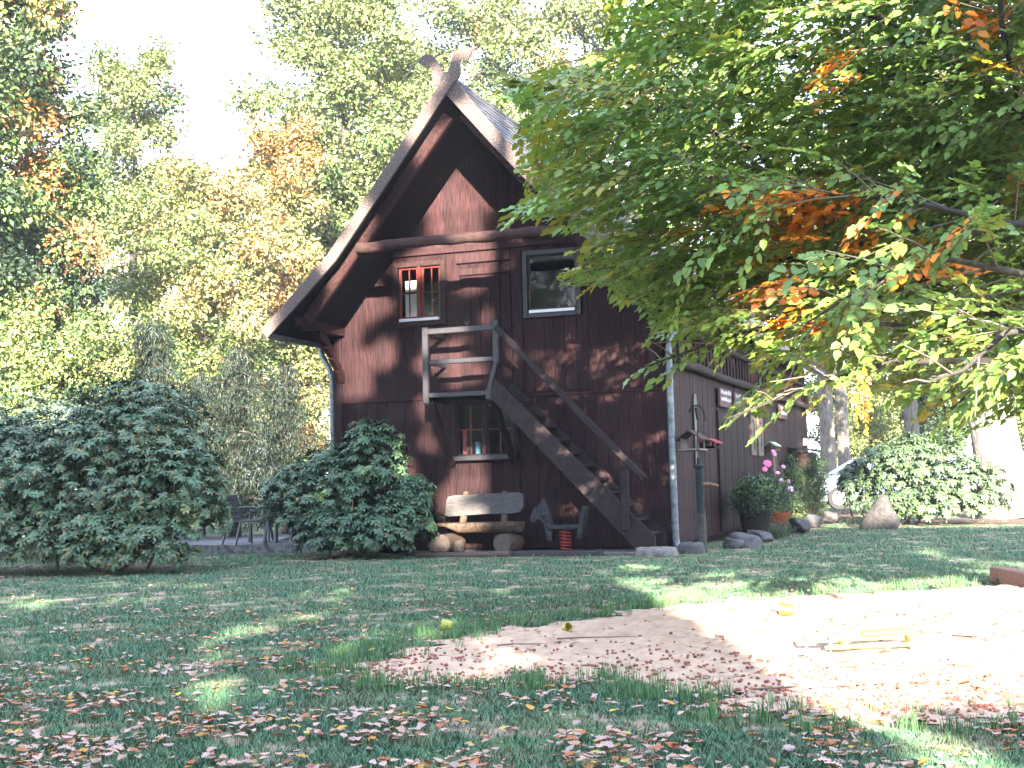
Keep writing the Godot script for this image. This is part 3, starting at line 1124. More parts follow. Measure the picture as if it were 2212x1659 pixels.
func build_roof(h: Node3D):
	var st := mk()
	var back := -18.4
	var front := 1.815
	for line in [roof_left, roof_right]:
		var lo := offset_line(line, 0.075)
		var hi := offset_line(line, 0.165)
		lo[0].x = 0
		hi[0].x = 0
		lo[0].y = 7.27
		hi[0].y = 7.42
		for i in line.size() - 1:
			prism(st, PackedVector2Array([lo[i] + Vector2(-2.94, 0), lo[i + 1] + Vector2(-2.94, 0), hi[i + 1] + Vector2(-2.94, 0), hi[i] + Vector2(-2.94, 0)]), back, front)
	var roof := done("roof", st, M.soffit, h)
	var cap := mk()
	tube(cap, [Vector3(-2.94, 7.42, front + 0.05), Vector3(-2.94, 7.41, -8), Vector3(-2.94, 7.42, back)], [0.075, 0.08, 0.075], 8)
	done("ridge", cap, M.shingle0, roof)
	# shingles on the slope that shows: the nearest ones singly, the others joined
	rng.seed = 51
	var one := mk()
	box(one, Transform3D(Basis(), Vector3(0, 0, 0)), Vector3(0.27, 0.014, 0.196), 0.004)
	var shingle := one.commit()
	var single := 0
	var rest := [mk(), mk(), mk()]
	var top := offset_line(roof_right, 0.165)
	top[0] = Vector2(0.02, 7.42)
	var length := 0.0
	for i in top.size() - 1:
		length += top[i].distance_to(top[i + 1])
	var row := 0
	var s := 0.08
	while s < length + 0.06:
		var left := s
		var p := top[0]
		var dirv := Vector2.RIGHT
		for i in top.size() - 1:
			var d := top[i].distance_to(top[i + 1])
			dirv = (top[i + 1] - top[i]) / d
			if left <= d or i == top.size() - 2:
				p = top[i] + dirv * left
				break
			left -= d
		var n2 := Vector2(-dirv.y, dirv.x)
		var a := Vector3(dirv.x, dirv.y, 0)
		var n := Vector3(n2.x, n2.y, 0)
		a = (a - n * 0.075 * -1.0).normalized()
		n = Vector3(-a.y, a.x, 0)
		var z := front - 0.02 - (0.1 if row % 2 else 0.0)
		while z > back:
			var xf := Transform3D(Basis(a, n, a.cross(n)) * Basis(Vector3.UP, rnd(-0.02, 0.02)), Vector3(p.x - 2.94, p.y, z - 0.1) + n * (0.014 + rnd(-0.003, 0.003)) + a * rnd(-0.008, 0.008))
			var k := rng.randi() % 3
			if single < 299 and z > -2.2 and row < 15:
				single += 1
				obj("shingle", shingle, M["shingle%d" % k], roof, xf)
			else:
				rest[k].append_from(shingle, 0, xf)
			z -= 0.2
		row += 1
		s += 0.165
	for k in 3:
		done("shingle_field", rest[k], M["shingle%d" % k], roof).set_meta("kind", "stuff")
	# gable boards that cross at the ridge and end in carved horse heads
	var o := Vector2(-2.94, 0)
	var horse_a := PackedVector2Array([Vector2(-3.067, 7.277), Vector2(-2.983, 7.362), Vector2(-2.949, 7.434), Vector2(-2.891, 7.511), Vector2(-2.848, 7.597), Vector2(-2.830, 7.687), Vector2(-2.788, 7.765), Vector2(-2.730, 7.811), Vector2(-2.673, 7.857), Vector2(-2.608, 7.860), Vector2(-2.544, 7.832), Vector2(-2.489, 7.786), Vector2(-2.498, 7.749), Vector2(-2.540, 7.671), Vector2(-2.574, 7.599), Vector2(-2.638, 7.604), Vector2(-2.681, 7.652), Vector2(-2.695, 7.592), Vector2(-2.693, 7.501), Vector2(-2.703, 7.395), Vector2(-2.749, 7.340), Vector2(-2.823, 7.296), Vector2(-2.889, 7.212)])
	var horse_b := PackedVector2Array([Vector2(-2.957, 7.435), Vector2(-3.004, 7.510), Vector2(-3.059, 7.610), Vector2(-3.090, 7.691), Vector2(-3.138, 7.751), Vector2(-3.202, 7.806), Vector2(-3.275, 7.835), Vector2(-3.350, 7.802), Vector2(-3.405, 7.756), Vector2(-3.394, 7.692), Vector2(-3.337, 7.646), Vector2(-3.272, 7.591), Vector2(-3.231, 7.632), Vector2(-3.206, 7.629), Vector2(-3.191, 7.581), Vector2(-3.185, 7.465), Vector2(-3.171, 7.371), Vector2(-3.115, 7.310), Vector2(-3.058, 7.287)])
	var pa := PackedVector2Array()
	for p in roof_left:
		pa.append(p + o)
	var ua := offset_line(roof_left, 0.18)
	for i in range(ua.size() - 1, 0, -1):
		pa.append(ua[i] + o)
	pa.append_array(horse_a)
	var ba := mk()
	prism(ba, pa, 1.83, 1.875)
	done("gable_board", ba, M.barge, h)
	var pb := PackedVector2Array([Vector2(-2.94, 7.13)])
	for i in range(1, roof_right.size()):
		pb.append(roof_right[i] + o)
	var ub := offset_line(roof_right, 0.205)
	for i in range(ub.size() - 1, 0, -1):
		pb.append(ub[i] + o)
	pb.append(Vector2(-2.77, 7.31))
	pb.append_array(horse_b)
	var bb := mk()
	prism(bb, pb, 1.778, 1.826)
	done("gable_board", bb, M.barge, h)


func build_truss(h: Node3D):
	var st := mk()
	beam(st, Vector3(-3.06, 6.91, 1.46), Vector3(-5.62, 3.80, 1.46), 0.19, 0.13, Vector3(0, 0, 1), 0.02)
	done("rafter", st, M.red_beam, h)
	st = mk()
	beam(st, Vector3(-2.80, 6.91, 1.46), Vector3(-0.26, 3.96, 1.46), 0.19, 0.13, Vector3(0, 0, 1), 0.02)
	done("rafter", st, M.red_beam, h)
	# the weathered tie beam
	rng.seed = 5
	st = mk()
	var pts := []
	var rad := []
	for i in 14:
		pts.append(Vector3(lerpf(-4.64, -1.12, i / 13.0), 4.905 + rnd(-0.012, 0.012), 1.58))
		rad.append(0.085 * rnd(0.94, 1.06))
	tube(st, pts, rad, 9, true, 0.12)
	done("tie_beam", st, M.old_beam, h)
	for q in [[-5.75, 3.70, 1.53, 3.86], [-0.13, 3.84, 1.5, 4.0]]:
		var pl := mk()
		var x: float = q[0]
		var y: float = q[1]
		prism(pl, PackedVector2Array([Vector2(-0.05, y), Vector2(0.5, y - 0.005), Vector2(0.95, y + 0.02), Vector2(1.2, y - 0.015), Vector2(1.42, y - 0.02), Vector2(1.53, y + 0.04), Vector2(1.53, y + 0.16), Vector2(-0.05, y + 0.16)]), x - 0.07, x + 0.07, Transform3D(Basis(Vector3(0, 0, 1), Vector3(0, 1, 0), Vector3(-1, 0, 0)), Vector3(0, 0, 0)) * Transform3D(Basis(), Vector3(0, 0, -2 * x)))
		done("wall_plate", pl, M.red_beam, h)
		var br := mk()
		var d: float = y - 3.70
		prism(br, PackedVector2Array([Vector2(0.03, 2.88 + d), Vector2(0.09, 2.90 + d), Vector2(0.22, 3.06 + d), Vector2(0.20, 3.09 + d), Vector2(0.42, 3.26 + d), Vector2(0.40, 3.30 + d), Vector2(0.62, 3.43 + d), Vector2(0.60, 3.475 + d), Vector2(0.86, 3.56 + d), Vector2(0.93, 3.64 + d), Vector2(0.89, 3.70 + d), Vector2(0.74, 3.70 + d), Vector2(0.5, 3.52 + d), Vector2(0.28, 3.30 + d), Vector2(0.03, 3.08 + d)]), x - 0.055, x + 0.055, Transform3D(Basis(Vector3(0, 0, 1), Vector3(0, 1, 0), Vector3(-1, 0, 0)), Vector3(0, 0, 0)) * Transform3D(Basis(), Vector3(0, 0, -2 * x)))
		done("brace", br, M.red_beam, h)


func build_balcony(h: Node3D):
	var fl := mk()
	slab(fl, Vector3(-3.84, 2.535, 0.03), Vector3(-2.60, 2.585, 0.80))
	var b := done("balcony", fl, M.dark_wood, h)
	var st := mk()
	slab(st, Vector3(-3.78, 2.50, 0.76), Vector3(-2.78, 2.575, 0.83))
	done("rim_board", st, M.rail_wood, b)
	st = mk()
	slab(st, Vector3(-3.88, 2.40, 0.74), Vector3(-3.78, 3.655, 0.84), 0.014)
	done("post", st, M.rail_wood, b)
	st = mk()
	slab(st, Vector3(-2.655, 3.0, 0.74), Vector3(-2.55, 3.70, 0.84), 0.014)
	beam(st, Vector3(-2.60, 3.06, 0.79), Vector3(-2.735, 2.58, 0.79), 0.075, 0.09)
	slab(st, Vector3(-2.79, 2.43, 0.735), Vector3(-2.68, 2.60, 0.845), 0.01)
	done("post", st, M.rail_wood, b)
	for y in [[3.535, 3.63], [3.035, 3.115]]:
		st = mk()
		beam(st, Vector3(-3.79, (y[0] + y[1]) / 2, 0.79), Vector3(-2.64, (y[0] + y[1]) / 2 + 0.005, 0.79), y[1] - y[0], 0.05)
		done("rail", st, M.rail_wood, b)
		st = mk()
		slab(st, Vector3(-3.825, y[0] + 0.005, 0.02), Vector3(-3.785, y[1] - 0.02, 0.745))
		done("side_rail", st, M.rail_wood, b)
	st = mk()
	beam(st, Vector3(-3.81, 2.45, 0.66), Vector3(-3.68, 1.42, 0.10), 0.10, 0.10)
	done("brace", st, M.dark_wood, b)
	st = mk()
	beam(st, Vector3(-2.72, 2.45, 0.66), Vector3(-2.60, 1.42, 0.10), 0.10, 0.10)
	done("brace", st, M.dark_wood, b)
	for x in [-3.83, -2.73]:
		st = mk()
		slab(st, Vector3(x - 0.05, 2.44, 0.03), Vector3(x + 0.05, 2.53, 0.78))
		done("joist", st, M.dark_wood, b)
	st = mk()
	tube(st, [Vector3(-3.10, 3.60, 0.79), Vector3(-3.10, 3.66, 0.79)], [0.008, 0.008], 6)
	tube(st, [Vector3(-3.10, 3.66, 0.79), Vector3(-3.13, 3.69, 0.79), Vector3(-3.13, 3.72, 0.79)], [0.008, 0.008, 0.006], 6)
	tube(st, [Vector3(-3.10, 3.66, 0.79), Vector3(-3.07, 3.69, 0.79), Vector3(-3.07, 3.72, 0.79)], [0.008, 0.008, 0.006], 6)
	done("hook", st, M.pump_iron, b)


func build_stair(h: Node3D):
	var outline := PackedVector2Array([Vector2(-2.70, 2.46), Vector2(-2.62, 2.77), Vector2(-0.09, 0.235), Vector2(-0.09, 0.0), Vector2(-0.345, 0.0)])
	var st := mk()
	prism(st, outline, 0.83, 0.875)
	var s := done("staircase", st, M.stair_wood, h)
	st = mk()
	prism(st, outline, 0.09, 0.13)
	done("stringer", st, M.stair_wood, s)
	for i in 11:
		var y := 2.40 - 0.2105 * i
		var x := 0.03 - y
		st = mk()
		slab(st, Vector3(x - 0.12, y - 0.036, 0.132), Vector3(x + 0.115, y, 0.828), 0.006)
		done("tread", st, M.stair_wood, s)
	st = mk()
	slab(st, Vector3(-0.585, 0.33, 0.876), Vector3(-0.465, 1.44, 0.93), 0.008)
	done("newel_post", st, M.stair_wood, s)
	st = mk()
	beam(st, Vector3(-2.55, 3.57, 0.955), Vector3(-0.20, 1.10, 0.955), 0.10, 0.045)
	done("handrail", st, M.stair_wood, s)


func build_pipes(h: Node3D):
	for q in [[0.40, 3.90], [-6.22, 3.60]]:
		var st := mk()
		tube(st, [Vector3(q[0], q[1], 1.75), Vector3(q[0], q[1] - 0.01, -8.0), Vector3(q[0], q[1] - 0.02, -18.35)], [0.07, 0.07, 0.07], 10)
		var g := done("gutter", st, M.zinc, h)
		for i in 20:
			var r := mk()
			tube(r, [Vector3(q[0], q[1] - 0.005, 1.2 - i), Vector3(q[0], q[1] - 0.005, 1.175 - i)], [0.076, 0.076], 10)
			done("bracket", r, M.zinc, g)
	var st := mk()
	tube(st, [Vector3(0.39, 3.86, -0.62), Vector3(0.33, 3.70, -0.50), Vector3(0.10, 3.40, -0.02), Vector3(0.055, 3.30, 0.10), Vector3(0.045, 3.15, 0.125), Vector3(0.05, 1.4, 0.125), Vector3(0.06, 0.16, 0.125), Vector3(0.09, 0.05, 0.14), Vector3(0.20, -0.005, 0.2)], [0.053, 0.053, 0.053, 0.053, 0.053, 0.053, 0.055, 0.055, 0.055], 12)
	var p := done("downpipe", st, M.zinc, h)
	for y in [2.6, 1.02, 0.35]:
		st = mk()
		tube(st, [Vector3(0.05, y, 0.125), Vector3(0.05, y + 0.04, 0.125)], [0.058, 0.058], 12)
		done("pipe_clip", st, M.zinc, p)
	st = mk()
	tube(st, [Vector3(-6.22, 3.56, -0.12), Vector3(-6.21, 3.42, -0.12), Vector3(-6.02, 3.14, -0.05), Vector3(-5.955, 3.02, 0.0), Vector3(-5.945, 2.85, 0.01), Vector3(-5.94, 0.05, 0.01)], [0.048, 0.048, 0.048, 0.048, 0.048, 0.048], 12)
	done("downpipe", st, M.zinc, h)


# ------------------------------------------------------------------ things on and before the walls

func roofed_box(called: String, label: String, category: String, where: Vector3, w: float, d: float, hgt: float, roof_m: Material, body_m: Material, open := false, group := ""):
	# w runs along the wall (z), d away from it (x)
	var t := thing(called, label, category, where, group)
	var st := mk()
	if open:
		slab(st, Vector3(-d / 2, 0, -w / 2), Vector3(d / 2, 0.03, w / 2))
	else:
		slab(st, Vector3(-d * 0.4, 0, -w * 0.4), Vector3(d * 0.4, hgt * 0.6, w * 0.4))
	done("floor" if open else "body", st, body_m, t)
	if open:
		for q in [[-1, -1], [-1, 1], [1, -1], [1, 1]]:
			st = mk()
			slab(st, Vector3(q[0] * d * 0.36 - 0.015, 0.03, q[1] * w * 0.38 - 0.015), Vector3(q[0] * d * 0.36 + 0.015, hgt * 0.62, q[1] * w * 0.38 + 0.015))
			done("post", st, body_m, t)
		st = mk()
		slab(st, Vector3(-d * 0.4, 0.04, -w * 0.4), Vector3(-d * 0.36, hgt * 0.6, w * 0.4))
		done("back_board", st, body_m, t)
	for s in [-1.0, 1.0]:
		st = mk()
		beam(st, Vector3(0, hgt, 0), Vector3(s * d * 0.62, hgt * 0.52, 0), 0.02, w * 1.1, Vector3(0, 0, 1), 0.004)
		done("roof_panel", st, roof_m, t)
	return t


func build_wall_things():
	roofed_box("bird_feeder", "brown wooden bird feeder with pitched board roof beside the right downpipe", "bird feeder", Vector3(0.30, 1.53, -0.25), 0.62, 0.36, 0.32, M.feeder_wood, M.feeder_trim, true)
	roofed_box("bird_feeder", "small bird feeder with bright red roof on the side wall", "bird feeder", Vector3(0.16, 1.62, -2.4), 0.62, 0.24, 0.16, M.red_roof, M.dark_wood, true)
	roofed_box("bird_feeder", "small bird feeder with pale green roof beside the window frames", "bird feeder", Vector3(0.14, 1.68, -9.4), 0.8, 0.22, 0.2, M.green_roof, M.feeder_wood, true)
	var wb := mk()
	slab(wb, Vector3(0.02, 1.93, -16.2), Vector3(0.22, 2.13, -15.4))
	var bx := thing("nest_box", "small white nest box high at far end of side wall", "nest box", Vector3(0, 0, 0))
	done("body", wb, M.white_paint, bx)
	wb = mk()
	slab(wb, Vector3(0.0, 2.135, -16.25), Vector3(0.27, 2.165, -15.35))
	done("roof_panel", wb, M.feeder_wood, bx)
	var hutch := thing("hutch", "tall narrow brown wooden hutch with sloping slate-grey lid by wall end", "hutch", Vector3(0.30, 0, -13.7))
	var st := mk()
	slab(st, Vector3(-0.22, 0, -0.75), Vector3(0.18, 1.7, 0.75))
	done("body", st, M.feeder_wood, hutch)
	st = mk()
	beam(st, Vector3(-0.28, 1.84, 0), Vector3(0.30, 1.74, 0), 0.05, 1.9, Vector3(0, 0, 1))
	done("lid", st, M.shingle0, hutch)
	# hanging boards with carved white letters, too faint to read
	rng.seed = 61
	var said := ["hanging wooden board with faint white script, the first from the downpipe", "hanging wooden board with faint white script, second of the pair above the barn door", "hanging wooden board with faint white script, alone beyond the window frames"]
	var places := [[-4.95, -3.80, 2.42, 2.77], [-6.45, -5.30, 2.44, 2.77], [-12.3, -11.2, 2.48, 2.81]]
	for i in 3:
		var q: Array = places[i]
		var t := thing("hanging_board", said[i], "sign", Vector3(0.05, q[2], (q[0] + q[1]) / 2))
		st = mk()
		var hw: float = (q[1] - q[0]) / 2
		var hh: float = q[3] - q[2]
		slab(st, Vector3(-0.02, 0, -hw), Vector3(0.035, hh, hw), 0.01)
		done("board", st, M.sign_wood, t)
		for line in 2:
			var y0: float = hh * (0.68 - 0.36 * line)
			var z := hw * 0.85
			while z > -hw * 0.8:
				st = mk()
				var wz := rnd(0.06, 0.11)
				var hy := rnd(0.05, 0.09)
				tube(st, [Vector3(0.038, y0, z), Vector3(0.038, y0 + hy, z - wz * 0.3), Vector3(0.038, y0 + hy * 0.3, z - wz * 0.6), Vector3(0.038, y0 + hy * rnd(0.2, 0.9), z - wz)], [0.007, 0.007, 0.007, 0.007], 5)
				done("script_stroke", st, M.white_paint, t)
				z -= wz + rnd(0.02, 0.08)
	# the old pump: a mossy post, an iron barrel, a spout and a rod up to the lever
	var foot := Vector3(0.50, LAWN, 0.28)
	var p := thing("water_pump", "old iron water pump on a mossy wooden post near the downpipe", "water pump", foot)
	st = mk()
	tube(st, [Vector3(0, 0, 0), Vector3(0.005, 0.3, 0), Vector3(0, 0.62, 0)], [0.078, 0.072, 0.07], 10, true, 0.08)
	done("post", st, M.mossy_post, p)
	st = mk()
	lathe(st, [Vector2(0.0, 0.6), Vector2(0.072, 0.6), Vector2(0.062, 0.66), Vector2(0.062, 1.28), Vector2(0.066, 1.30), Vector2(0.09, 1.31), Vector2(0.09, 1.34), Vector2(0.06, 1.36), Vector2(0.0, 1.37)], 14)
	done("barrel", st, M.pump_iron, p)
	st = mk()
	tube(st, [Vector3(0.05, 1.04, 0), Vector3(0.16, 1.05, 0.02), Vector3(0.3, 1.02, 0.05)], [0.035, 0.03, 0.022], 8)
	done("spout", st, M.timber, p)
	st = mk()
	tube(st, [Vector3(-0.005, 1.36, 0), Vector3(-0.01, 1.46, 0)], [0.03, 0.022], 8)
	tube(st, [Vector3(-0.01, 1.46, 0), Vector3(0.0, 2.05, -0.01)], [0.009, 0.008], 6)
	done("rod", st, M.pump_iron, p)
	st = mk()
	tube(st, [Vector3(-0.13, 2.18, 0), Vector3(-0.08, 2.26, 0), Vector3(0.03, 2.27, 0), Vector3(0.10, 2.20, 0), Vector3(0.13, 2.02, 0)], [0.014, 0.016, 0.016, 0.014, 0.01], 7)
	tube(st, [Vector3(0.0, 2.05, -0.01), Vector3(-0.02, 2.24, 0)], [0.02, 0.025], 7)
	done("lever", st, M.pump_iron, p)
	var wallb := mk()
	slab(wallb, Vector3(0.012, 1.30, -1.98), Vector3(0.03, 2.42, -1.72), 0.006)
	prism(wallb, PackedVector2Array([Vector2(-1.98, 2.421), Vector2(-1.72, 2.421), Vector2(-1.76, 2.52), Vector2(-1.9, 2.55)]), 0.013, 0.029, Transform3D(Basis(Vector3(0, 0, 1), Vector3(0, 1, 0), Vector3(1, 0, 0)), Vector3.ZERO))
	done("wall_board", wallb, M.rail_wood)
	tag(get_node("wall_board"), "narrow round-topped grey board on the side wall behind the pump", "board")
	# a blue lantern behind the ground floor window
	var lan := thing("lantern", "small blue lantern standing behind the ground floor window", "lantern", Vector3(-3.31, 1.57, -0.12))
	st = mk()
	lathe(st, [Vector2(0.0, 0.0), Vector2(0.042, 0.0), Vector2(0.045, 0.2), Vector2(0.05, 0.215), Vector2(0.0, 0.225)], 10)
	done("body", st, M.blue_glass, lan)
	st = mk()
	tube(st, [Vector3(0, 0.22, 0), Vector3(0, 0.45, 0)], [0.004, 0.004], 5)
	done("hanger", st, M.pump_iron, lan)


func build_front_things():
	# the log bench under the window
	var b := thing("log_bench", "weathered log bench with wide backrest under the ground floor window", "bench", Vector3(-3.02, 0, 0.62))
	rng.seed = 71
	var st := mk()
	var seat := PackedVector2Array()
	for i in 11:
		var a := PI + PI * i / 10.0
		seat.append(Vector2(cos(a) * 0.24, 0.475 + sin(a) * 0.165))
	# a half log, flat side up, its underside cut away towards the left end
	for i in 12:
		var x0 := -0.69 + i * 0.115
		var x1 := x0 + 0.115
		for k in 10:
			var s0 := clampf((x0 + 0.70) / 0.35, 0.35, 1.0)
			var s1 := clampf((x1 + 0.70) / 0.35, 0.35, 1.0)
			var q0 := seat[k]
			var q1 := seat[k + 1]
			var n := Vector3(0, (q0.y + q1.y) / 2 - 0.475, (q0.x + q1.x) / 2).normalized()
			quad(st, Vector3(x0, 0.475 + (q0.y - 0.475) * s0, q0.x), Vector3(x1, 0.475 + (q0.y - 0.475) * s1, q0.x), Vector3(x1, 0.475 + (q1.y - 0.475) * s1, q1.x), Vector3(x0, 0.475 + (q1.y - 0.475) * s0, q1.x), n)
	quad(st, Vector3(-0.69, 0.476, -0.24), Vector3(0.69, 0.476, -0.24), Vector3(0.69, 0.476, 0.24), Vector3(-0.69, 0.476, 0.24), Vector3.UP)
	var endp := PackedVector2Array(seat)
	for s in [[-0.69, 0.35], [0.69, 1.0]]:
		for k in 10:
			tri(st, Vector3(s[0], 0.475, 0), Vector3(s[0], 0.475 + (endp[k].y - 0.475) * s[1], endp[k].x), Vector3(s[0], 0.475 + (endp[k + 1].y - 0.475) * s[1], endp[k + 1].x), Vector3(signf(s[0]), 0, 0))
	done("seat", st, M.log_wood, b)
	st = mk()
	var back := PackedVector2Array()
	for q in [[-0.66, 0.60, 0.02], [-0.60, 0.575, 0.04], [0.0, 0.605, 0.0], [0.52, 0.61, 0.0], [0.64, 0.635, 0.0], [0.69, 0.72, 0.0], [0.69, 0.86, 0.0], [0.665, 0.93, 0.0], [0.6, 0.95, 0.0], [0.0, 0.935, 0.0], [-0.5, 0.92, 0.0], [-0.60, 0.905, 0.0], [-0.635, 0.86, 0.0]]:
		back.append(Vector2(q[0], q[1]))
	var lean := Transform3D(Basis(Vector3.RIGHT, -0.14), Vector3(0, 0, -0.075))
	prism(st, back, -0.03, 0.03, lean)
	done("backrest", st, M.bench_wood, b)
	for x in [-0.36, 0.36]:
		st = mk()
		tube(st, [Vector3(x, 0.44, -0.16), Vector3(x * 0.97, 0.70, -0.23), Vector3(x * 0.95, 0.965, -0.29)], [0.065, 0.055, 0.045], 9)
		done("back_post", st, M.log_wood, b)
	for q in [[-0.52, 0.15, 0.05, 0.0], [0.50, 0.15, 0.0, 0.0]]:
		st = mk()
		tube(st, [Vector3(q[0], 0.15, -0.3), Vector3(q[0] + 0.01, 0.155, 0.0), Vector3(q[0], 0.152, 0.36)], [0.145, 0.15, 0.148], 14, true, 0.05)
		var lg := done("leg", st, M.log_wood, b)
		st = mk()
		tube(st, [Vector3(q[0], 0.152, 0.3601), Vector3(q[0], 0.152, 0.366)], [0.142, 0.140], 14)
		done("cut_end", st, M.log_end, lg)
	var stump := thing("stump", "short upright stump of split wood between the bench legs", "stump", Vector3(-3.28, 0.0, 0.9))
	st = mk()
	tube(st, [Vector3(0, 0, 0), Vector3(0.01, 0.1, 0), Vector3(0, 0.205, 0)], [0.09, 0.085, 0.08], 11, true, 0.05)
	done("wood", st, M.log_end, stump)
	obj("chock", rock_mesh(Vector3(0.34, 0.3, 0.3), 3, 0.2), M.log_end, null, Transform3D(Basis(Vector3.UP, 0.4), Vector3(-3.6, 0.1, 0.95)))
	tag(get_node("chock"), "rough pale wood chock at left end of the log bench", "wood block")
	# the spring horse
	var hs := thing("spring_rocker", "grey wooden spring horse on a red coil under the stairs", "spring rider", Vector3(-1.62, 0.0, 0.5))
	st = mk()
	var coil := []
	var cr := []
	for i in 90:
		var a := i * TAU / 15.0
		coil.append(Vector3(cos(a) * 0.085, 0.03 + i * 0.0034, sin(a) * 0.085))
		cr.append(0.013)
	tube(st, coil, cr, 6)
	done("spring", st, M.spring_red, hs)
	st = mk()
	slab(st, Vector3(-0.26, 0.345, -0.09), Vector3(0.26, 0.415, 0.09), 0.012)
	done("seat", st, M.toy_wood, hs)
	st = mk()
	prism(st, PackedVector2Array([Vector2(-0.30, 0.18), Vector2(-0.22, 0.16), Vector2(-0.21, 0.42), Vector2(-0.25, 0.62), Vector2(-0.31, 0.83), Vector2(-0.34, 0.84), Vector2(-0.37, 0.82), Vector2(-0.375, 0.76), Vector2(-0.42, 0.755), Vector2(-0.43, 0.70), Vector2(-0.50, 0.69), Vector2(-0.54, 0.62), Vector2(-0.565, 0.54), Vector2(-0.56, 0.48), Vector2(-0.51, 0.46), Vector2(-0.45, 0.50), Vector2(-0.40, 0.50), Vector2(-0.345, 0.44), Vector2(-0.32, 0.30)]), -0.05, 0.05)
	var head := done("head", st, M.toy_wood, hs)
	st = mk()
	tube(st, [Vector3(-0.475, 0.60, 0.05), Vector3(-0.475, 0.60, 0.058)], [0.018, 0.016], 10)
	done("eye", st, M.black_plastic, head)
	st = mk()
	tube(st, [Vector3(-0.33, 0.56, -0.17), Vector3(-0.33, 0.56, 0.17)], [0.015, 0.015], 7)
	tube(st, [Vector3(-0.26, 0.24, -0.16), Vector3(-0.26, 0.24, 0.16)], [0.016, 0.016], 7)
	done("grip", st, M.toy_wood, hs)
	st = mk()
	beam(st, Vector3(0.235, 0.20, 0), Vector3(0.345, 0.70, 0), 0.085, 0.18, Vector3(0, 0, 1), 0.012)
	done("back_board", st, M.toy_wood, hs)
	# steps, edging and stones at the foot of the house
	obj("step_stone", rock_mesh(Vector3(0.66, 0.52, 0.42), 11, 0.08, 0.22), M.pale_stone, null, Transform3D(Basis(Vector3.UP, 0.06), Vector3(0.03, -0.03, 1.25)))
	tag(get_node("step_stone"), "pale sunlit stone block at the foot of the stairs", "stone block")
	obj("stone", rock_mesh(Vector3(0.42, 0.48, 0.36), 12, 0.12, 0.24), M.stone, null, Transform3D(Basis(Vector3.UP, 0.3), Vector3(0.36, 0.0, 0.42)))
	tag(get_node("stone"), "brown squared stone between the downpipe and the pump", "stone", "stones along the house")
	var edge := mk()
	beam(edge, Vector3(-2.35, -0.02, 1.02), Vector3(-0.85, -0.02, 1.06), 0.10, 0.07)
	done("kerb_board", edge, M.rail_wood)
	tag(get_node("kerb_board"), "low grey edging board below the spring horse", "edging")
	var peg := mk()
	slab(peg, Vector3(-0.93, -0.05, 1.07), Vector3(-0.86, 0.06, 1.13))
	done("peg", peg, M.black_plastic)
	tag(get_node("peg"), "short dark peg in front of the grey edging board", "peg")
	var lay := mk()
	rng.seed = 75
	var lp := []
	var lr := []
	for i in 8:
		lp.append(Vector3(-3.95 + i * 0.23, -0.02 + rnd(-0.01, 0.01), 1.08 + rnd(-0.02, 0.02)))
		lr.append(rnd(0.05, 0.065))
	tube(lay, lp, lr, 8, true, 0.1)
	done("edging_log", lay, M.log_end)
	tag(get_node("edging_log"), "thin sunlit log lying along the lawn edge before the bench", "log")


func build_patio():
	# paving to the left of the house with the dark garden chairs
	var corner := Vector3(-12.6, LAWN, -4.2)
	var pave := Node3D.new()
	pave.name = "patio"
	add_child(pave)
	pave.set_meta("kind", "structure")
	rng.seed = 81
	for i in 13:
		for j in 10:
			var x := -13.0 + i * 0.5
			var z := -5.4 + j * 0.5
			var st := mk()
			slab(st, Vector3(x + 0.004, LAWN - 0.06, z + 0.004), Vector3(x + 0.496, 0.11 + rnd(-0.004, 0.004), z + 0.496), 0.006)
			done("paver", st, M.patio_stone, pave)
	var lift := Vector3(0, 0.112 - LAWN, 0)
	var labels := ["dark plastic garden chair seen from behind, nearest the rhododendron", "dark plastic garden chair facing the camera across the table", "dark plastic garden chair half hidden behind the middle rhododendron"]
	var spots := [[below(528, 24.3) + lift, 2.6], [below(580, 25.5) + lift, -0.3], [below(612, 24.3) + lift, 3.25]]
	var first: Node3D = null
	for i in 3:
		var c: Node3D
		if first == null:
			first = garden_chair()
			c = first
		else:
			c = first.duplicate()
			c.name = numbered("garden_chair")
			add_child(c)
		c.position = spots[i][0]
		c.rotation.y = spots[i][1]
		tag(c, labels[i], "chair", "dark garden chairs round the table")
	var t := thing("garden_table", "dark round garden table between the plastic chairs", "table", below(632, 25.1) + lift)
	var st := mk()
	lathe(st, [Vector2(0, 0.735), Vector2(0.5, 0.735), Vector2(0.52, 0.72), Vector2(0.5, 0.69), Vector2(0.12, 0.66), Vector2(0, 0.66)], 24)
	done("tabletop", st, M.table_plastic, t)
	st = mk()
	lathe(st, [Vector2(0.05, 0.66), Vector2(0.04, 0.35), Vector2(0.06, 0.1), Vector2(0.28, 0.03), Vector2(0.3, 0.0)], 14)
	done("pedestal", st, M.table_plastic, t)
	st = mk()
	lathe(st, [Vector2(0, 0), Vector2(0.16, 0), Vector2(0.2, 0.3), Vector2(0.22, 0.32), Vector2(0.2, 0.33), Vector2(0, 0.3)], 16)
	var tub := thing("plant_tub", "black plant tub on the paving beside the chairs", "planter", below(648, 24.3) + lift)
	done("tub", st, M.dark_tub, tub)


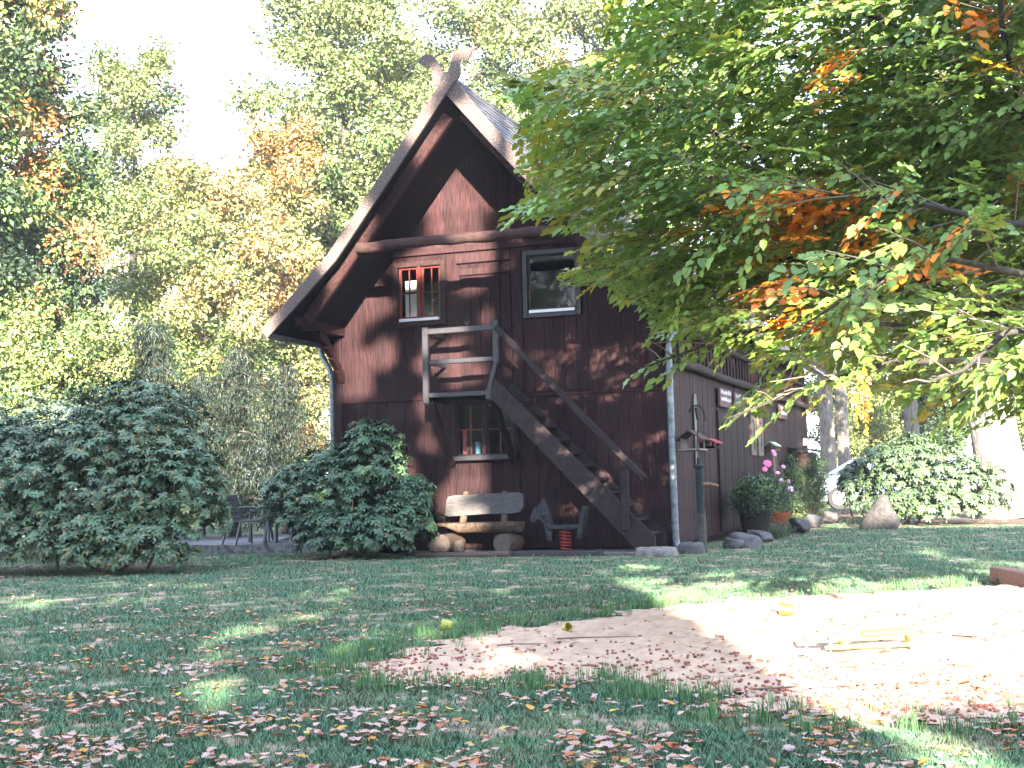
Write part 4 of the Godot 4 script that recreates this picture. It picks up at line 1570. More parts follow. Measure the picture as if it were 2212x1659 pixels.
func garden_chair() -> Node3D:
	var c := Node3D.new()
	c.name = numbered("garden_chair")
	add_child(c)
	var m: Material = M.chair_plastic
	var st := mk()
	slab(st, Vector3(-0.23, 0.41, -0.21), Vector3(0.23, 0.435, 0.24), 0.008)
	slab(st, Vector3(-0.23, 0.36, 0.2), Vector3(0.23, 0.41, 0.235), 0.006)
	done("seat", st, m, c)
	st = mk()
	var lean := Transform3D(Basis(Vector3.RIGHT, -0.22), Vector3(0, 0.42, -0.2))
	for s in [-1, 1]:
		box(st, lean * Transform3D(Basis(), Vector3(s * 0.225, 0.24, 0)), Vector3(0.05, 0.5, 0.03), 0.008)
	box(st, lean * Transform3D(Basis(), Vector3(0, 0.445, 0)), Vector3(0.4, 0.09, 0.024), 0.008)
	for r in 7:
		box(st, lean * Transform3D(Basis(), Vector3(0, 0.02 + r * 0.055, 0)), Vector3(0.4, 0.03, 0.018), 0.003)
	for k in 10:
		box(st, lean * Transform3D(Basis(), Vector3(-0.18 + k * 0.04, 0.20, 0)), Vector3(0.018, 0.4, 0.016), 0.003)
	done("backrest", st, m, c)
	for s in [-1.0, 1.0]:
		st = mk()
		tube(st, [Vector3(s * 0.25, 0.66, -0.27), Vector3(s * 0.27, 0.655, -0.05), Vector3(s * 0.265, 0.64, 0.18), Vector3(s * 0.255, 0.58, 0.24)], [0.022, 0.026, 0.026, 0.022], 8)
		done("armrest", st, m, c)
		st = mk()
		beam(st, Vector3(s * 0.25, 0.60, 0.235), Vector3(s * 0.27, 0.0, 0.27), 0.05, 0.035, Vector3(0, 0, 1), 0.01)
		done("leg", st, m, c)
		st = mk()
		beam(st, Vector3(s * 0.225, 0.46, -0.2), Vector3(s * 0.26, 0.0, -0.33), 0.05, 0.035, Vector3(0, 0, 1), 0.01)
		done("leg", st, m, c)
	return c


# ------------------------------------------------------------------ trees and shrubs

func far_tree(called: String, label: String, cx: float, depth: float, top_px: float, half_px: float, low_px: float, mix: Array, s: int, limbs := 22, per := 16, clump := 0.62, bark := "bark"):
	var base := below(cx, depth)
	var half := half_px * depth / FOCAL
	var top: float = at(cx, top_px, depth).y
	var low: float = maxf(0.3, at(cx, low_px, depth).y)
	tree(called, label, "trees behind and beside the house", base, top, half, low, clampf((top - LAWN) * 0.016, 0.06, 0.34), mix, s, limbs, per, clump, bark)


func build_background():
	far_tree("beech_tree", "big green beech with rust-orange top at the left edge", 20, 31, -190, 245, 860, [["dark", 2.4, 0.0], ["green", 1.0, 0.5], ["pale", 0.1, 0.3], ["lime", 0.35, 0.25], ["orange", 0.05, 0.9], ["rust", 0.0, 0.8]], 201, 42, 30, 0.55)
	far_tree("oak_tree", "tall pale oak rising against the sky left of the gap", 285, 47, 30, 130, 520, [["pale", 1.0, 1.0], ["green", 0.3, 0.3], ["rust", 0.15, 0.1]], 202, 24, 18, 0.62)
	far_tree("hornbeam", "golden yellow hornbeam with pale stems left of the roof", 430, 37, 318, 190, 830, [["green", 0.5, 0.0], ["lime", 1.0, 0.5], ["yellow", 0.3, 1.0], ["orange", 0.0, 0.2]], 203, 34, 18, 0.5, "pale_bark")
	far_tree("oak_tree", "big pale green oak towering behind the gable at left", 735, 50, -110, 215, 560, [["pale", 1.0, 1.0], ["green", 0.35, 0.2], ["lime", 0.15, 0.2]], 204, 40, 26, 0.72)
	far_tree("oak_tree", "orange-tinted oak beside the left roof slope", 615, 43, 225, 115, 760, [["orange", 0.35, 1.0], ["yellow", 0.8, 0.5], ["lime", 0.6, 0.2], ["pale", 0.4, 0.2]], 205, 22, 16, 0.55)
	far_tree("oak_tree", "tall green oak with dark trunk directly behind the ridge", 1010, 53, -130, 220, 620, [["pale", 1.0, 1.0], ["green", 0.5, 0.3], ["rust", 0.1, 0.12]], 206, 32, 20, 0.75)
	far_tree("oak_tree", "tall oak behind the right roof slope with orange tufts", 1300, 50, -120, 210, 700, [["pale", 1.0, 0.8], ["lime", 0.4, 0.3], ["rust", 0.2, 0.3]], 207, 28, 18, 0.75)
	far_tree("beech_tree", "tall beech behind the house, seen through the near branches", 1620, 52, -60, 230, 760, [["green", 0.6, 0.5], ["pale", 0.9, 0.9], ["lime", 0.5, 0.4]], 208, 28, 18, 0.75)
	far_tree("beech_tree", "tall beech far right, mostly hidden by the near branches", 2010, 56, -60, 240, 700, [["green", 0.9, 0.5], ["pale", 0.6, 0.9], ["rust", 0.2, 0.2]], 209, 28, 18, 0.75)
	far_tree("young_beech", "lime green young beech below the big beech at left edge", 130, 28, 665, 190, 905, [["dark", 0.4, 0.1], ["lime", 0.8, 1.0], ["green", 0.7, 0.5]], 210, 22, 18, 0.38)
	far_tree("young_maple", "sunlit yellow maple behind the left downpipe", 655, 44, 600, 110, 1010, [["yellow", 0.7, 0.8], ["lime", 0.9, 0.6], ["orange", 0.2, 0.3]], 211, 22, 16, 0.5)
	far_tree("young_maple", "yellow-green bush behind the spruces, left of the house", 480, 41, 640, 120, 1000, [["lime", 1.0, 0.8], ["yellow", 0.4, 0.7]], 212, 18, 16, 0.5)
	far_tree("young_beech", "lime green undergrowth tree right of the house end", 1830, 58, 640, 110, 1010, [["lime", 0.8, 0.7], ["pale", 0.6, 0.6], ["rust", 0.25, 0.2]], 213, 22, 18, 0.55)
	far_tree("young_beech", "light undergrowth tree with russet leaves behind the car", 1960, 64, 560, 130, 1000, [["pale", 1.0, 0.9], ["lime", 0.5, 0.4], ["rust", 0.3, 0.2]], 214, 22, 18, 0.62)
	far_tree("yew_tree", "dark evergreen yew behind the shrub at right", 2035, 44, 770, 75, 960, [["dark", 1.0, 1.0], ["green", 0.25, 0.25]], 215, 22, 20, 0.5)
	far_tree("young_beech", "green sapling right of the massive beech bole", 2260, 42, 500, 90, 1010, [["green", 0.8, 0.6], ["pale", 0.5, 0.6]], 216, 20, 16, 0.5)
	far_tree("beech_tree", "green beech beyond the left edge, beside the orange-topped one", -330, 34, -60, 240, 900, [["green", 1.0, 0.6], ["pale", 0.5, 0.7], ["lime", 0.4, 0.4]], 217, 26, 16, 0.75)
	spruce("spruce_tree", "dark drooping spruce above the left rhododendrons", "spruces left of the house", below(335, 27.5), 4.7, 1.35, 221)
	spruce("spruce_tree", "grey-green spruce between the rhododendrons, nearer the house", "spruces left of the house", below(505, 28.5), 4.2, 1.7, 222)
	spruce("spruce_tree", "small drooping spruce beside the left downpipe", "spruces left of the house", below(620, 30.0), 3.9, 1.25, 223)
	spruce("spruce_tree", "wide dark spruce low behind the garden chairs", "spruces left of the house", below(430, 32.0), 4.0, 1.7, 224)
	# the wood beyond: trees one can still tell apart
	var mixes := [[["pale", 1.0, 1.0], ["lime", 0.6, 0.5], ["rust", 0.2, 0.15]], [["lime", 1.0, 0.8], ["yellow", 0.4, 0.5], ["pale", 0.4, 0.4]], [["green", 1.0, 0.8], ["pale", 0.5, 0.6], ["lime", 0.3, 0.3]]]
	var far_said := ["farthest left tree of the wood behind the big beech", "pale tree of the far wood under the gap of sky", "yellow-green tree of the far wood behind the golden hornbeam", "pale tree of the far wood behind the left eaves", "green tree of the far wood hidden behind the house", "pale tree of the far wood over the right roof slope", "lime tree of the far wood behind the narrow sunlit trunks", "green tree of the far wood right of the massive bole"]
	var cx := [-40.0, 210.0, 400.0, 610.0, 900.0, 1480.0, 1880.0, 2230.0]
	var tops := [380.0, 330.0, 340.0, 300.0, 60.0, 120.0, 300.0, 250.0]
	for i in 8:
		far_tree("forest_tree", far_said[i], cx[i], 66 + (i % 3) * 4, tops[i], 175, 960, mixes[i % 3], 230 + i, 26, 15, 1.05)


func build_bushes():
	var deep := [Color(0.040, 0.085, 0.042), Color(0.052, 0.10, 0.046), Color(0.034, 0.072, 0.042), Color(0.040, 0.085, 0.042), Color(0.052, 0.10, 0.046), Color(0.06, 0.11, 0.045), Color(0.034, 0.072, 0.042), Color(0.04, 0.08, 0.04), Color(0.05, 0.095, 0.045), Color(0.036, 0.075, 0.04), Color(0.11, 0.10, 0.035)]
	var greyish := [Color(0.05, 0.075, 0.05), Color(0.06, 0.085, 0.055), Color(0.042, 0.065, 0.045)]
	bush("rhododendron", "huge dark rhododendron filling the left edge of the lawn", "rhododendrons", below(225, 19.8), [[Vector3(0, 1.15, 0), Vector3(1.65, 1.25, 1.3)], [Vector3(-1.1, 0.95, 0.5), Vector3(1.1, 1.05, 1.1)], [Vector3(0.4, 1.75, -0.2), Vector3(1.2, 1.1, 0.9)], [Vector3(1.25, 0.95, 0.2), Vector3(0.9, 0.95, 0.8)], [Vector3(-0.3, 0.42, 0.9), Vector3(1.6, 0.55, 0.6)], [Vector3(0.7, 0.40, 0.7), Vector3(1.3, 0.5, 0.6)], [Vector3(-1.7, 1.25, 0.2), Vector3(1.0, 1.15, 1.0)]], 5000, 150, 0.118, deep, 301, 9)
	bush("rhododendron", "loose dark rhododendron in front of the house's left corner", "rhododendrons", below(735, 22.0), [[Vector3(0, 0.85, 0), Vector3(0.95, 0.85, 0.7)], [Vector3(0.55, 1.48, -0.1), Vector3(0.55, 0.76, 0.5)], [Vector3(-0.75, 0.85, 0), Vector3(0.7, 0.7, 0.6)], [Vector3(1.15, 0.5, 0.25), Vector3(0.62, 0.5, 0.5)], [Vector3(1.35, 0.95, 0.15), Vector3(0.3, 0.35, 0.3)], [Vector3(-0.2, 1.15, -0.2), Vector3(0.7, 0.7, 0.5)], [Vector3(0.05, 0.36, 0.45), Vector3(0.65, 0.42, 0.4)], [Vector3(0.75, 0.36, 0.5), Vector3(0.8, 0.42, 0.4)]], 2500, 150, 0.118, deep, 302, 12)
	bush("rhododendron", "grey-green rhododendron behind the huge one at left", "rhododendrons", below(80, 24.5), [[Vector3(0, 1.6, 0), Vector3(1.9, 1.35, 1.2)], [Vector3(1.5, 1.3, 0), Vector3(1.3, 1.1, 1.0)]], 900, 40, 0.16, greyish, 303, 5)
	bush("rhododendron", "broad sunlit rhododendron in front of the parked car", "rhododendrons", below(1990, 30.5), [[Vector3(0, 0.95, 0), Vector3(1.35, 1.0, 1.0)], [Vector3(0.9, 0.7, 0.2), Vector3(1.0, 0.75, 0.9)], [Vector3(-0.6, 1.2, -0.2), Vector3(0.9, 0.75, 0.8)], [Vector3(-0.2, 1.45, -0.2), Vector3(0.6, 0.6, 0.5)], [Vector3(0.1, 0.38, 0.7), Vector3(1.5, 0.42, 0.5)]], 1250, 110, 0.15, [Color(0.06, 0.105, 0.045), Color(0.08, 0.125, 0.05), Color(0.05, 0.085, 0.04)], 304, 8)
	bush("rhododendron", "small dark rhododendron behind the upright boulder", "rhododendrons", below(1862, 31.5), [[Vector3(0, 0.62, 0), Vector3(0.62, 0.55, 0.5)], [Vector3(-0.2, 0.95, 0), Vector3(0.4, 0.45, 0.4)]], 190, 70, 0.17, [Color(0.04, 0.075, 0.04), Color(0.05, 0.09, 0.045)], 305, 5)


func fine_shrub(called: String, label: String, where: Vector3, lobes: Array, mix: Array, count: int, clump: float, s: int, category := "shrub"):
	var t := thing(called, label, category, where, "")
	rng.seed = s
	var wood := mk()
	var leaf := mk()
	for i in count:
		var lb: Array = lobes[rng.randi() % lobes.size()]
		var d := rdir()
		var p: Vector3 = lb[0] + d * lb[1] * pow(rng.randf(), 0.4)
		if p.y < 0.02:
			continue
		leaf.append_from(clumps[pick(mix, where + p * 3, 0.5)][rng.randi() % 3], 0, Transform3D(turned().scaled(Vector3.ONE * clump * rnd(0.7, 1.2)), p))
		if i % 9 == 0:
			tube(wood, [Vector3(rnd(-0.05, 0.05), 0, rnd(-0.05, 0.05)), p * Vector3(0.5, 0.6, 0.5), p], [0.012, 0.008, 0.004], 4, false)
	done("stem", wood, M.twig, t)
	done("foliage", leaf, M.leaves, t).set_meta("kind", "stuff")


func build_right_side():
	# the massive sunlit bole and the thinner trunks behind
	var spots := [[2172, 33.0, 0.60, 9.0, "massive sunlit beech bole at the right edge"], [1966, 39.0, 0.22, 11.0, "straight sunlit trunk behind the right rhododendron"], [1785, 50.0, 0.30, 12.0, "pale sunlit trunk just right of the house end"], [1822, 54.0, 0.26, 12.0, "greyish trunk beside the pale one at the house end"]]
	for i in 4:
		var q: Array = spots[i]
		var base := below(q[0], q[1])
		var t := thing("beech_bole", q[4], "tree", base, "trunks at the right of the house")
		var st := mk()
		var r: float = q[2]
		var pts := []
		var rad := []
		for k in 13:
			var f := k / 12.0
			var sway: float = -0.13 * f * q[3] if i == 0 else 0.06 * sin(f * 2.0 + i)
			pts.append(Vector3(sway, f * q[3], 0))
			var flare := 1.0 + 0.35 * exp(-f * q[3] * 2.2)
			rad.append(r * flare * (1.0 - 0.3 * f))
		tube(st, pts, rad, 22, true, 0.05)
		done("trunk", st, M.pale_bark, t)
		rng.seed = 400 + i
		var br := mk()
		var crown := mk()
		for k in 16:
			var a := k * 2.4
			var h: float = q[3] * rnd(0.66, 1.0)
			var tip := Vector3(cos(a) * rnd(1.5, 3.6), h + rnd(-0.6, 1.6), sin(a) * rnd(1.5, 3.6))
			tube(br, [Vector3(0, h - 0.8, 0), tip * Vector3(0.5, 1, 0.5), tip], [r * 0.3, r * 0.16, 0.02], 6, false)
			for m in 12:
				var p := Vector3(0, h, 0).lerp(tip, rnd(0.35, 1.05)) + rdir() * 0.7
				crown.append_from(clumps[pick([["pale", 1.0, 1.0], ["lime", 0.6, 0.6], ["rust", 0.2, 0.2]], base + p, 0.5)][rng.randi() % 3], 0, Transform3D(turned().scaled(Vector3.ONE * rnd(0.4, 0.75)), p))
		done("limb", br, M.pale_bark, t)
		done("crown", crown, M.leaves, t)
	# the boulder at the edge of the lawn
	var bl := rock_mesh(Vector3(1.05, 0.98, 0.6), 17, 0.2)
	var ba := bl.surface_get_arrays(0)
	var bv: PackedVector3Array = ba[Mesh.ARRAY_VERTEX]
	for i in bv.size():
		var f := clampf((bv[i].y + 0.32) / 0.8, 0.0, 1.0)
		bv[i] = Vector3(bv[i].x * (1.0 - 0.72 * f) + 0.16 * f, bv[i].y, bv[i].z * (1.0 - 0.6 * f))
	ba[Mesh.ARRAY_VERTEX] = bv
	var bs := SurfaceTool.new()
	bs.create_from_arrays(ba)
	bs.generate_normals()
	obj("boulder", bs.commit(), M.boulder_stone, null, Transform3D(Basis(Vector3.UP, -0.3), below(1888, 28.3) + Vector3(0, 0.22, 0)))
	tag(get_node("boulder"), "upright grey boulder at the far edge of the lawn", "boulder")
	# planting along the side wall
	fine_shrub("rosemary_shrub", "tall upright fine-leaved shrub against the far part of side wall", Vector3(0.75, LAWN, -10.6), [[Vector3(0, 0.75, 0), Vector3(0.42, 0.75, 0.9)], [Vector3(0.1, 1.15, -0.3), Vector3(0.25, 0.7, 0.5)], [Vector3(-0.3, 1.0, 0.9), Vector3(0.18, 0.6, 0.35)]], [["dark", 1.0, 1.0], ["green", 0.7, 0.7]], 330, 0.16, 411)
	fine_shrub("succulent", "yellow-green rosette plant behind the tilted rock", Vector3(0.9, LAWN, -7.6), [[Vector3(0, 0.16, 0), Vector3(0.22, 0.17, 0.35)]], [["lime", 1.0, 1.0], ["green", 0.6, 0.6]], 70, 0.11, 412, "plant")
	fine_shrub("box_shrub", "low round dark shrub in front of the terracotta pot", Vector3(0.95, LAWN, -4.2), [[Vector3(0, 0.1, 0), Vector3(0.2, 0.17, 0.35)], [Vector3(0.05, 0.12, -0.6), Vector3(0.2, 0.22, 0.3)]], [["dark", 1.0, 1.0], ["green", 0.8, 0.8]], 120, 0.09, 413)
	var tubp := thing("plant_tub", "dark tub with full green geranium beside the pump spout", "planter", Vector3(0.62, LAWN + 0.12, -4.0))
	var st := mk()
	lathe(st, [Vector2(0, 0), Vector2(0.24, 0), Vector2(0.30, 0.36), Vector2(0.32, 0.38), Vector2(0.29, 0.40), Vector2(0.0, 0.36)], 18)
	done("tub", st, M.dark_tub, tubp)
	rng.seed = 415
	var leaf := mk()
	for i in 190:
		var p := rdir() * pow(rng.randf(), 0.4) * Vector3(0.38, 0.34, 0.55) + Vector3(0, 0.66, 0)
		leaf.append_from(clumps[pick([["green", 1.0, 1.0], ["dark", 0.9, 0.9]], p * 4, 0.5)][i % 3], 0, Transform3D(turned().scaled(Vector3.ONE * rnd(0.14, 0.24)), p))
	done("foliage", leaf, M.leaves, tubp).set_meta("kind", "stuff")
	flower_head(tubp, Vector3(0.12, 1.28, -0.85), 0.09, Color(0.62, 0.13, 0.26))
	flower_head(tubp, Vector3(0.1, 1.17, -0.62), 0.06, Color(0.62, 0.16, 0.3))
	var pot := thing("flower_pot", "orange terracotta pot with tall pink anemones by the side wall", "planter", Vector3(0.62, LAWN + 0.1, -6.3))
	st = mk()
	lathe(st, [Vector2(0, 0), Vector2(0.20, 0), Vector2(0.27, 0.26), Vector2(0.30, 0.26), Vector2(0.31, 0.34), Vector2(0.28, 0.34), Vector2(0.25, 0.28), Vector2(0, 0.27)], 20)
	done("pot", st, M.terracotta, pot)
	leaf = mk()
	var stems := mk()
	for i in 120:
		var p := rdir() * pow(rng.randf(), 0.5) * Vector3(0.3, 0.4, 0.42) + Vector3(0, 0.72, 0)
		leaf.append_from(clumps[pick([["green", 1.0, 1.0], ["dark", 0.5, 0.5]], p * 4, 0.5)][i % 3], 0, Transform3D(turned().scaled(Vector3.ONE * rnd(0.10, 0.17)), p))
	var heads := [Vector3(0.05, 1.55, 0.25), Vector3(0.12, 1.25, -0.55), Vector3(0.1, 1.12, 0.05), Vector3(0.18, 0.98, 0.25), Vector3(0.2, 0.95, -0.62), Vector3(0.24, 0.80, -0.6), Vector3(0.05, 1.5, 0.12), Vector3(0.02, 1.75, -0.5)]
	for i in heads.size():
		var p: Vector3 = heads[i]
		tube(stems, [Vector3(0, 0.3, 0), p * Vector3(0.5, 0.7, 0.5), p], [0.008, 0.006, 0.004], 4, false)
		if i < 7:
			flower_head(pot, p, 0.075 if i == 5 else 0.05, Color(0.62, 0.34, 0.58) if i % 2 else Color(0.66, 0.26, 0.48))
	done("stem", stems, M.twig, pot)
	done("foliage", leaf, M.leaves, pot).set_meta("kind", "stuff")
	var stones := [[Vector3(0.85, 0.03, -1.55), Vector3(0.50, 0.42, 0.85), 0.1, 21, "rounded grey stone behind the pump post"], [Vector3(0.74, 0.0, -1.0), Vector3(0.3, 0.34, 0.4), 0.6, 22, "smaller grey stone touching the pump post"], [Vector3(0.8, 0.05, -3.3), Vector3(0.45, 0.26, 1.0), 0.1, 23, "flat pale stone with sunlit top below the plant tub"], [Vector3(0.7, 0.12, -5.1), Vector3(0.3, 0.3, 0.6), 0.2, 24, "blue-grey stone left of the terracotta pot"], [Vector3(1.0, 0.10, -7.0), Vector3(0.42, 0.42, 1.2), 0.2, 25, "tilted slab-like grey rock right of the terracotta pot"], [Vector3(0.9, 0.1, -10.0), Vector3(0.4, 0.46, 1.0), 0.0, 26, "squared grey stone at the foot of the tall shrub"], [Vector3(0.9, 0.12, -12.6), Vector3(0.5, 0.4, 1.2), 0.3, 27, "low pale stone at the far end of the bed"]]
	for q in stones:
		var o := obj("stone", rock_mesh(q[1], q[3], 0.3, 0.30), M.stone, null, Transform3D(Basis(Vector3.UP, q[2]) * Basis(Vector3.BACK, -0.2), q[0]))
		tag(o, q[4], "stone", "stones along the house")
	build_car()


func flower_head(parent: Node3D, where: Vector3, r: float, c: Color):
	var v := PackedVector3Array()
	var n := PackedVector3Array()
	var col := PackedColorArray()
	var idx := PackedInt32Array()
	var face := Vector3(0.4, 0.5, 0.8).normalized()
	var x := face.cross(Vector3.UP).normalized()
	var y := x.cross(face)
	for layer in 2:
		for i in 7:
			var a := TAU * i / 7 + layer * 0.4 + rnd(-0.1, 0.1)
			var d := x * cos(a) + y * sin(a)
			var s := x * -sin(a) + y * cos(a)
			var rr := r * (1.0 - 0.35 * layer)
			var k := v.size()
			v.append_array(PackedVector3Array([where + face * 0.01 * layer, where + d * rr * 0.7 + s * rr * 0.36 + face * (0.012 + 0.014 * layer), where + d * rr + face * 0.016 * layer, where + d * rr * 0.7 - s * rr * 0.36 + face * (0.012 + 0.014 * layer)]))
			n.append_array(PackedVector3Array([face, face, face, face]))
			var cc := c * rnd(0.85, 1.15)
			col.append_array(PackedColorArray([cc, cc, cc, cc]))
			idx.append_array(PackedInt32Array([k, k + 1, k + 2, k, k + 2, k + 3]))
	obj("flower", arrays_mesh(v, n, col, idx), M.petals, parent)


func build_car():
	# a parked estate car, nose to the left, most of it behind the shrubs
	var base := below(1880, 39.5)
	base.y = LAWN + 0.2
	var c := thing("parked_car", "silver-blue car parked nose left behind the right rhododendron", "car", base)
	c.rotation.y = view.get_euler().y + 0.12
	var profile := [[-2.15, 0.35, 0.55], [-2.12, 0.32, 0.72], [-2.0, 0.25, 0.84], [-1.5, 0.22, 0.97], [-1.1, 0.22, 1.02], [-0.35, 0.22, 1.46], [0.2, 0.22, 1.52], [1.2, 0.22, 1.50], [1.75, 0.25, 1.40], [2.05, 0.30, 1.0], [2.15, 0.36, 0.75]]
	var body := mk()
	var sect := []
	for q in profile:
		var belt: float = minf(q[2], 0.98)
		var half := 0.84 if absf(q[0]) < 1.9 else 0.76
		var roofw: float = half * (0.74 if q[2] > 1.1 else 0.93)
		sect.append([Vector3(q[0], q[1], -half * 0.94), Vector3(q[0], 0.55, -half), Vector3(q[0], belt - 0.06, -half * 0.98), Vector3(q[0], q[2] - 0.02, -roofw), Vector3(q[0], q[2] + 0.02, 0), Vector3(q[0], q[2] - 0.02, roofw), Vector3(q[0], belt - 0.06, half * 0.98), Vector3(q[0], 0.55, half), Vector3(q[0], q[1], half * 0.94)])
	var glass := mk()
	for i in sect.size() - 1:
		for k in 8:
			var a: Vector3 = sect[i][k]
			var b: Vector3 = sect[i + 1][k]
			var d: Vector3 = sect[i + 1][k + 1]
			var e: Vector3 = sect[i][k + 1]
			var n := (b - a).cross(d - a).normalized()
			var mid := (a + b + d + e) / 4
			if n.dot(mid - Vector3(mid.x * 0.8, 0.7, 0)) < 0:
				n = -n
			quad(body, a, b, d, e, n)
			if (k == 2 or k == 5) and i >= 4 and i <= 7:
				var off := n * 0.006
				var ctr := mid
				quad(glass, a.lerp(ctr, 0.14) + off, b.lerp(ctr, 0.14) + off, d.lerp(ctr, 0.14) + off, e.lerp(ctr, 0.14) + off, n)
			if (k == 3 or k == 4) and i == 4:
				var off := n * 0.006
				quad(glass, a.lerp(mid, 0.1) + off, b.lerp(mid, 0.1) + off, d.lerp(mid, 0.1) + off, e.lerp(mid, 0.1) + off, n)
	for s in [0, sect.size() - 1]:
		for k in 7:
			tri(body, sect[s][0], sect[s][k + 1], sect[s][k + 2], Vector3(-1 if s == 0 else 1, 0, 0))
	done("body", body, M.car_paint, c)
	done("window", glass, M.car_glass, c)
	for q in [[-1.35, -0.76], [-1.35, 0.76], [1.3, -0.76], [1.3, 0.76]]:
		var st := mk()
		tube(st, [Vector3(q[0], 0.32, q[1] - 0.11), Vector3(q[0], 0.32, q[1] + 0.11)], [0.32, 0.32], 20)
		var wl := done("wheel", st, M.tyre, c)
		st = mk()
		tube(st, [Vector3(q[0], 0.32, q[1] - 0.115), Vector3(q[0], 0.32, q[1] + 0.115)], [0.2, 0.2], 14)
		done("rim", st, M.rim_metal, wl)
	for s in [-0.58, 0.58]:
		var st := mk()
		slab(st, Vector3(-2.165, 0.62, s - 0.16), Vector3(-2.08, 0.78, s + 0.16), 0.03)
		done("headlight", st, M.head_lamp, c)
		st = mk()
		beam(st, Vector3(-0.75, 1.0, s * 1.55), Vector3(-0.75, 1.13, s * 1.62), 0.10, 0.16)
		done("mirror", st, M.car_paint, c)
	var st := mk()
	slab(st, Vector3(-2.17, 0.42, -0.6), Vector3(-2.1, 0.54, 0.6), 0.02)
	done("bumper", st, M.black_plastic, c)
	st = mk()
	slab(st, Vector3(-2.19, 0.43, -0.26), Vector3(-2.172, 0.54, 0.26), 0.004)
	done("number_plate", st, M.plate_white, c)


# ------------------------------------------------------------------ the near beech

func leaf_into(v: PackedVector3Array, n: PackedVector3Array, c: PackedColorArray, idx: PackedInt32Array, p: Vector3, dir: Vector3, norm: Vector3, l: float, w: float, col: Color, r: RandomNumberGenerator):
	var side := dir.cross(norm).normalized()
	var k := v.size()
	var prof := [0.0, 0.78, 1.0, 0.82, 0.42, 0.0]
	var bend := r.randf_range(-0.5, 0.15)
	for j in 6:
		var f := j / 5.0
		var ww: float = prof[j] * w * 0.5 * (1.0 + (0.07 if j % 2 else -0.07))
		var spine := p + dir * l * f + norm * bend * l * f * f * 0.4
		var lift := norm * ww * 0.3
		var wave := norm * w * 0.05 * (1 if j % 2 else -1)
		v.append_array(PackedVector3Array([spine + side * ww + lift + wave, spine, spine - side * ww + lift + wave]))
		n.append_array(PackedVector3Array([(norm - side * 0.3).normalized(), norm, (norm + side * 0.3).normalized()]))
		c.append_array(PackedColorArray([col, col * 1.12, col]))
		if j > 0:
			var q := k + (j - 1) * 3
			idx.append_array(PackedInt32Array([q, q + 1, q + 3, q + 1, q + 4, q + 3, q + 1, q + 2, q + 4, q + 2, q + 5, q + 4]))


func spray_mesh(cols: Array, s: int, count := 11) -> ArrayMesh:
	# a flat twig along x with leaves to either side, upper side +y
	var r := RandomNumberGenerator.new()
	r.seed = s
	var v := PackedVector3Array()
	var n := PackedVector3Array()
	var c := PackedColorArray()
	var idx := PackedInt32Array()
	for i in count:
		var f := (i + 0.5) / count
		var p := Vector3(0.32 * f, -0.05 * f * f, 0.02 * sin(f * 9))
		var sd := 1.0 if i % 2 else -1.0
		var a := r.randf_range(0.5, 1.0) * (1.0 - 0.7 * f * f)
		var d := Vector3(cos(a), r.randf_range(-0.45, 0.05), sin(a) * sd).normalized()
		var up := (Vector3.UP + Vector3(r.randf_range(-0.5, 0.5), 0, r.randf_range(-0.5, 0.5))).normalized()
		up = (up - d * up.dot(d)).normalized()
		var l := r.randf_range(0.046, 0.072)
		var col: Color = cols[r.randi() % cols.size()] * r.randf_range(0.8, 1.2)
		leaf_into(v, n, c, idx, p + d * 0.008, d, up, l, l * r.randf_range(0.6, 0.72), col, r)
	# the twig itself, three-sided
	var k := v.size()
	for f in [0.0, 0.5, 1.0]:
		var ctr := Vector3(0.32 * f, -0.05 * f * f, 0.0)
		for e in 3:
			var a := TAU * e / 3
			var nn := Vector3(0, cos(a), sin(a))
			v.append(ctr + nn * 0.0024 * (1.2 - f))
			n.append(nn)
			c.append(Color(0.10, 0.065, 0.04))
	for j in 2:
		for e in 3:
			var g := (e + 1) % 3
			idx.append_array(PackedInt32Array([k + j * 3 + e, k + j * 3 + g, k + j * 3 + 3 + e, k + j * 3 + g, k + j * 3 + 3 + g, k + j * 3 + 3 + e]))
	return arrays_mesh(v, n, c, idx)


